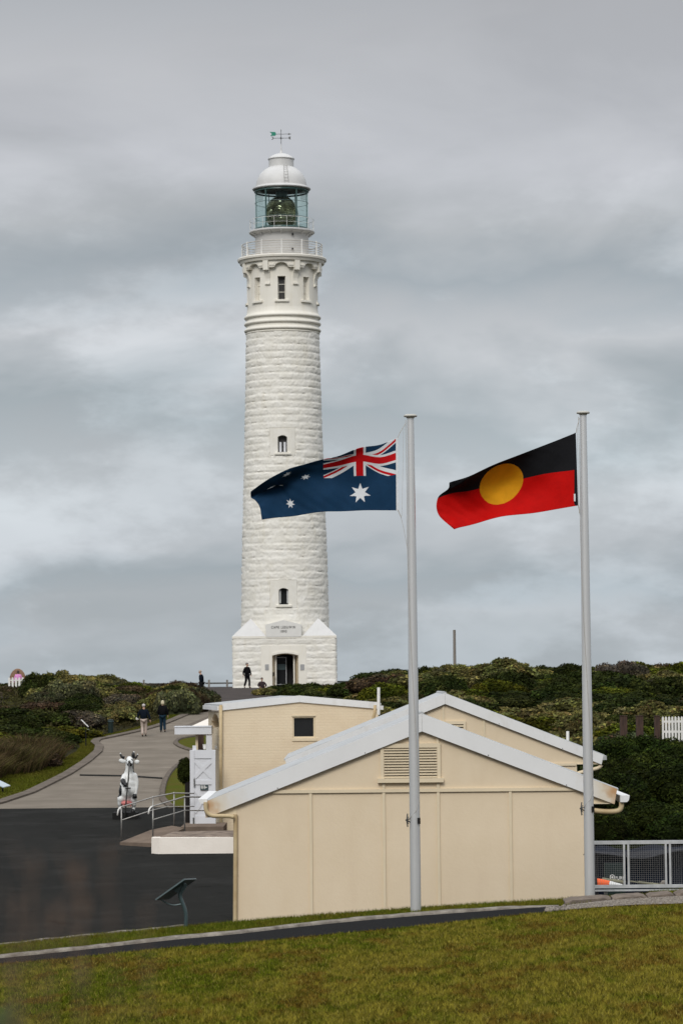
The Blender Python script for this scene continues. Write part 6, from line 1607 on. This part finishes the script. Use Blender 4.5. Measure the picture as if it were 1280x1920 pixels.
# right hill: jittered rows, nearer rows denser in the picture
y = 99.0
while y < 206:
    hw = .116*y+1.5; step = 2.05 if y < 140 else 2.35
    x = 1.0+random.uniform(-.6, .6)+max(0, (y-190)*.0)
    lo_x = 8.2 if y < 104 else (2.5 if y < 186 else R(560, 1300, y).x)
    x = lo_x+random.uniform(-.4, .4)
    while x < hw:
        jx, jy = x+random.uniform(-.5, .5), y+random.uniform(-1.1, 1.1)
        far_ok = not (y > 197 and abs(jx-ax) < 4.6 and False)
        if jy < 214 and (y < 186 or jx > R(640, 1300, y).x or y < 203):
            kd = clump_kind(jx, jy, (('dark', .32), ('green', .20), ('olive', .28), ('silver', .06), ('grey', .07), ('brown', .07)) if y > 135 else (('dark', .50), ('green', .28), ('olive', .12), ('brown', .06), ('silver', .04)))
            s_ = random.uniform(1.4, 2.4); put_shrub(kd, jx, jy, s_, random.uniform(.95, 2.1)*(.8 if y > 186 else 1), 'R'); cnt += 1
        x += step*random.uniform(.85, 1.2)*(1+.004*(y-100))
    y += random.uniform(4.6, 5.6)*(1 if y < 165 else .95)
# left scrub
y = 108.0
while y < 212:
    hw = -(.116*y+1.5); x = hw
    edge = float(leftX(y))-np.interp(y, [108,118,126,137,150,165,190,212], [6.8,5.2,3.0,2.3,2.4,1.7,1.3,1.2])
    while x < edge:
        jx, jy = x+random.uniform(-.45, .45), y+random.uniform(-1, 1)
        if jx < edge-.2:
            w = (('brown', .55), ('dark', .25), ('grey', .2)) if y < 130 else ((('dark', .42), ('green', .34), ('brown', .12), ('grey', .12)) if y < 168 else (('dark', .22), ('olive', .32), ('brown', .2), ('silver', .14), ('grey', .12)))
            kd = clump_kind(jx, jy, w); s_ = random.uniform(1.3, 2.1)*(1 if y > 130 else .6)
            if jx < R(64, 1280, y).x and y > 166: s_ *= .42
            if R(188, 1280, y).x < jx < R(300, 1280, y).x and y > 184: s_ *= .55
            put_shrub(kd, jx, jy, s_, min(s_, 1.6)*random.uniform(.65, .95), 'L'); cnt += 1
        x += 2.1*random.uniform(.8, 1.2)
    y += random.uniform(4.6, 5.6)
# named bushes
def at_px(px, D): return R(px, 1300, D).x
put_shrub('dark', at_px(82, 186), 186, 1.5, 2.8, 'L', label='dark rounded bush crowning the left skyline beside the picket fence')
put_shrub('olive', at_px(112, 187), 187, 2.0, 2.6, 'L', label='broad olive bush on the left skyline, right of the dark rounded one')
put_shrub('silver', at_px(135, 183), 183, 1.8, 2.2, 'L'); put_shrub('olive', at_px(148, 189), 189, 1.4, 2.1, 'L'); put_shrub('brown', at_px(172, 189), 189, 1.5, 1.3, 'L')
put_shrub('silver', at_px(333, 178), 178, 1.7, 2.55, 'L', label='silvery bush on the skyline just left of the lone onlooker')
put_shrub('olive', at_px(310, 180), 180, 1.4, 2.1, 'L'); put_shrub('silver', at_px(377, 186), 186, 1.15, 1.9, 'L', label='silvery bush beside the forecourt edge below the lone onlooker'); put_shrub('brown', at_px(357, 180), 180, 1.2, 2.35, 'L'); put_shrub('silver', at_px(383, 190), 190, .9, 1.0, 'L')
put_shrub('green', at_px(240, 198), 198, 1.6, 1.1, 'L')
put_shrub('olive', at_px(498, 200), 200, .95, .85, 'R', label='olive bush left of the lighthouse doorway, in front of the forecourt'); put_shrub('dark', at_px(513, 203), 203, .8, 1.0, 'R'); put_shrub('olive', at_px(537, 201), 201, .8, .55, 'R')
put_shrub('grey', at_px(572, 202), 202, .95, 1.0, 'R', label='grey twiggy bush right of the lighthouse doorway'); put_shrub('grey', at_px(590, 204), 204, .8, .9, 'R'); put_shrub('brown', at_px(612, 203), 203, 1.0, 1.05, 'R'); put_shrub('dark', at_px(634, 204), 204, 1.1, .95, 'R'); put_shrub('green', at_px(560, 199), 199, .8, .5, 'R'); put_shrub('brown', at_px(655, 202), 202, 1.2, 1.2, 'R'); put_shrub('olive', at_px(600, 198), 198, 1.0, .6, 'R')
for px_, D, s_, h_ in ((700, 196, 1.4, 1.1), (735, 192, 1.3, 1.3), (722, 189, 1.3, 1.3)): put_shrub('brown' if px_ < 730 else 'dark', at_px(px_, D), D, s_, h_, 'R')
for px_, D, s_, h_, kd in ((1000, 108, 2.0, 1.9, 'green'), (930, 112, 2.2, 2.0, 'green'), (1120, 104, 1.8, 1.9, 'dark'), (1240, 118, 1.6, 1.1, 'olive')): put_shrub(kd, at_px(px_, D), D, s_, h_, 'R')
for px_, D, s_, h_ in ((1150, 106, 1.6, 1.72), (1200, 106, 1.6, 1.78), (1245, 107, 1.5, 1.75), (1290, 106, 1.6, 1.75), (1175, 102, 1.5, 1.5), (1225, 102, 1.5, 1.55), (1270, 101, 1.5, 1.35)): put_shrub('tall', at_px(px_, D), D, s_, h_, 'R', label='tall dense dark bush below the brown timber posts and white pickets')['group'] = 'tall dark bushes below the timber posts'
TL = ['tall dark bush directly right of the cream building eave', 'tall dark bush in the middle behind the mesh fence', 'tall dark bush filling the right edge behind the mesh fence']
for j, (px_, D, s_, h_) in enumerate(((1150, 92, 1.5, 1.62), (1210, 94, 1.6, 1.75), (1275, 93, 1.6, 1.8), (1180, 86, 1.3, 1.2), (1245, 85, 1.4, 1.25), (1330, 92, 1.7, 1.7), (1120, 96, 1.3, 1.6), (1128, 84, 1.1, 1.1), (1300, 84, 1.3, 1.2), (1190, 76, 1.0, .9), (1255, 75, 1.1, .85), (1140, 75, 1.0, .8), (1320, 76, 1.1, .9))):
    put_shrub('tall', at_px(px_, D), D, s_, h_, 'R', label=TL[j] if j < 3 else None)
for px_, D, h_, kd in ((795, 180, 1.75, 'dark'), (830, 181, 1.6, 'olive'), (872, 180, 1.5, 'olive'), (905, 182, 1.5, 'green'), (1000, 182, 1.4, 'olive'), (1165, 182, 1.3, 'olive')): put_shrub(kd, at_px(px_, D), D, 1.5, h_, 'R')
# potted-looking dark bush on a post by the door
p = R(346, 1445, 95.5); tb_ = thing('clipped_bush', (p.x, 95.5, hz(p.x, 95.5)), 'small dark clipped bush on a dark trunk left of the white door', 'bush')
pr = PROT['tall'][0]; m = MB(); m.box((R(347.5,1545,95.5).x, 95.4, hz(p.x, 95.5)-.05), (R(359,1545,95.5).x, 95.6, R(350,1462,95.5).z)); m.build('trunk', node_mat('trunk_dark', (.012,.010,.009), .9), tb_)
def ball_leaves(name, par, c, rad3, n, leaf, mat_, seed):
    r_ = np.random.default_rng(seed); d = r_.normal(size=(n, 3)); d /= np.linalg.norm(d, axis=1)[:, None]
    q = (.72+.33*r_.random(n)+.35*(vnoise(d[:, 0]+3, d[:, 2]+d[:, 1], 2.5, 2.5, seed)-.5))[:, None]; P = d*q*np.array(rad3)+np.array(c)
    nr = d+r_.normal(size=(n, 3))*.6; nr /= np.linalg.norm(nr, axis=1)[:, None]; t1 = np.cross(nr, r_.normal(size=(n, 3))); t1 /= np.linalg.norm(t1, axis=1)[:, None]; t2 = np.cross(nr, t1)
    V = np.stack([P-t1*leaf*.5, P+t2*leaf*.35, P+t1*leaf*.5, P-t2*leaf*.35], 1).reshape(-1, 3)
    T = np.repeat((.5+.8*r_.random((n, 1)))*np.ones((1, 3)), 4, axis=0)
    return np_mesh(name, V, np.arange(n*4).reshape(-1, 4), [mat_], attrs=T, org=tuple(ORG[par.name]), parent=par)
ball_leaves('crown', tb_, (p.x+.02, 95.5, p.z), (.24, .24, .42), 5000, .05, LM['dark'], 5)
m = MB(); m.ell((p.x+.02, 95.5, p.z), (.17, .17, .30)); m.build('crown_core', LM['tall'], tb_)
# reeds: brown and green sedge clumps at the left
MT['reed'] = node_mat('reed', (.105,.070,.038), .85, attr='tint', objrand=.2, trans=.2, spec=.15)
rd = [stick_mesh('sedge', [MT['reed']], 1000, .45, 1.05, .95, 60+j, .010) for j in range(3)]
random.seed(5); ru = set()
for k in range(58):
    y = random.uniform(117, 139); e_ = float(leftX(y))-np.interp(y, [115,120,126,132,137,140], [6.3,4.6,2.7,1.9,1.6,1.6]); lo_ = -(.116*y+1)
    x = e_-abs(random.gauss(0, 1))*2.8
    if x < lo_-1: x = random.uniform(lo_, e_)
    pr = random.choice(rd)
    if pr.name in ru: o = pr.copy(); COL.objects.link(o)
    else: o = pr; ru.add(pr.name)
    s_ = random.uniform(.9, 1.35); o.location = (x, y, hz(x, y)-.03); o.rotation_euler = (0, 0, random.random()*6.28); o.scale = (s_, s_, s_*random.uniform(.9, 1.45))
    tag(o, 'spiky brown and green sedge clump at the inner bend of the path', 'sedge', 'sedge clumps at the bend of the path')
# low ground cover under and between the shrubs
N = 90000
Xs = rng.uniform(-27, 30, N); Ys = rng.uniform(84, 216, N)
ed = np.array(leftX(Ys)) - np.interp(Ys, [108,118,126,137,150,165,190,212], [6.6,5.0,2.8,2.0,2.0,1.3,1.0,1.0])
kp = (((Xs < ed) & (Ys > 106)) | ((Xs > np.where(Ys < 100, 7.8, np.where(Ys < 190, 3.0, 40)))))
Xs, Ys = Xs[kp], Ys[kp]; n = len(Xs); Zs = height(Xs, Ys)+rng.random(n)*.28
nr = rng.normal(size=(n, 3))*.7+np.array([0, -.3, .7]); nr /= np.linalg.norm(nr, axis=1)[:, None]; t1 = np.cross(nr, rng.normal(size=(n, 3))); t1 /= np.linalg.norm(t1, axis=1)[:, None]; t2 = np.cross(nr, t1)
P = np.stack([Xs, Ys, Zs], 1); ls = .12
V = np.stack([P-t1*ls, P+t2*ls*.5, P+t1*ls, P-t2*ls*.5], 1).reshape(-1, 3)
cmix = vnoise(Xs, Ys, .25, .12, 9)[:, None]; T = (np.array([.035,.038,.009])*(1-cmix)+np.array([.04,.03,.015])*cmix)*(.6+.9*rng.random((n, 1)))
gc = np_mesh('ground_cover', V, np.arange(n*4).reshape(-1, 4), [MT['blade']], attrs=np.repeat(T, 4, axis=0)); tag(gc, 'low leafy ground cover filling the gaps between the shrubs', 'ground cover', kind='stuff')
# verge grass blades by the old path
N = 60000
Yv = rng.uniform(YJ-5, 185, N); wv_ = np.interp(Yv, [95,110,125,137,150,190], [9,7.5,3.2,1.4,1.0,.9]); Xv = np.array(leftX(Yv))-.3-rng.random(N)*(wv_-.3)
def vt(X, Y, n): 
    a = vnoise(X, Y, .6, .25, 12)[:, None]; return (np.array([.070,.092,.006])*(1-a)+np.array([.10,.078,.018])*a)*(.7+.6*rng.random((n, 1)))
blades('verge_grass', Xv, Yv, .04, .11, .02, [MT['blade']], 'green grass verge along the left side of the old path', vt, .01)
# tall dry stems close to the camera, out of focus
random.seed(9)
stm = node_mat('dry_stem', (.13,.085,.06), .9); lf = node_mat('near_leaf', (.05,.075,.02), .8)
for j, (px_, yt, D, w) in enumerate(((30, 1680, 2.3, .0010), (62, 1600, 2.4, .0010), (152, 1615, 2.3, .0017), (205, 1580, 2.4, .0008), (100, 1700, 2.2, .0014), (272, 1690, 2.4, .0007), (20, 1790, 2.1, .0014))):
    b = R(px_-10, 1920, D); g_ = float(near(b.x, D)); tp_ = R(px_, yt, D)
    w *= .85
    t = thing('dry_plant', (b.x, D, g_), ['faint dry stem nearest the left edge','tallest faint dry stem near the left edge','thickest blurred brown stem, over the dark yard','faint dry stem right of the thickest blurred one','faint brown stem left of the thickest blurred one','faint dry stem farthest right, below the information panel','short faint stem above the leafy sprig'][j], 'plant', 'blurred dry stems at the bottom left')
    m = MB(); m.tube([(b.x-.05, D, g_), (b.x-.01, D, (g_+tp_.z)/2), (tp_.x-.01*random.uniform(-1, 1), D, tp_.z-.15), tuple(tp_)], [w*1.4, w*1.2, w, w*.6], 6)
    for k in range(5):
        z = tp_.z-.02-.05*k*random.uniform(.7, 1.2); sg_ = random.choice((-1, 1)); m.tube([(tp_.x-.005, D, z), (tp_.x+sg_*random.uniform(.008, .022), D+random.uniform(-.02, .02), z+.03)], [w*.6, w*.4], 5)
    m.build('stem', stm, t)
    m = MB()
    for k in range(4): z = tp_.z-.01-.025*k; m.ell((tp_.x+random.uniform(-.004, .004), D, z), (w*1.3, w*1.3, .010), seg=6, rings=5)
    m.build('seed_head', stm, t)
p = R(12, 1905, 2.9); g_ = float(near(p.x, 2.9)); t = thing('leafy_sprig', (p.x, 2.9, g_), 'dark green leafy sprig out of focus in the bottom left corner', 'plant')
m = MB(); m.tube([(p.x, 2.9, g_), (p.x, 2.9, p.z-.01)], .004, 6); m.build('stem', stm, t)
m = MB()
for k in range(26):
    a = random.random()*6.28; q = random.random()*.016; m.ell((p.x+q*math.cos(a), 2.9+random.uniform(-.02, .02), p.z-random.random()*.04+.004), (.0065, .003, .0045), seg=6, rings=4, rot=Matrix.Rotation(random.uniform(-1, 1), 3, 'Y'))
m.build('leaves', lf, t)
for kd in PROT:
    for o in PROT[kd]:
        if o.name not in used: bpy.data.objects.remove(o)
print('shrubs', cnt)
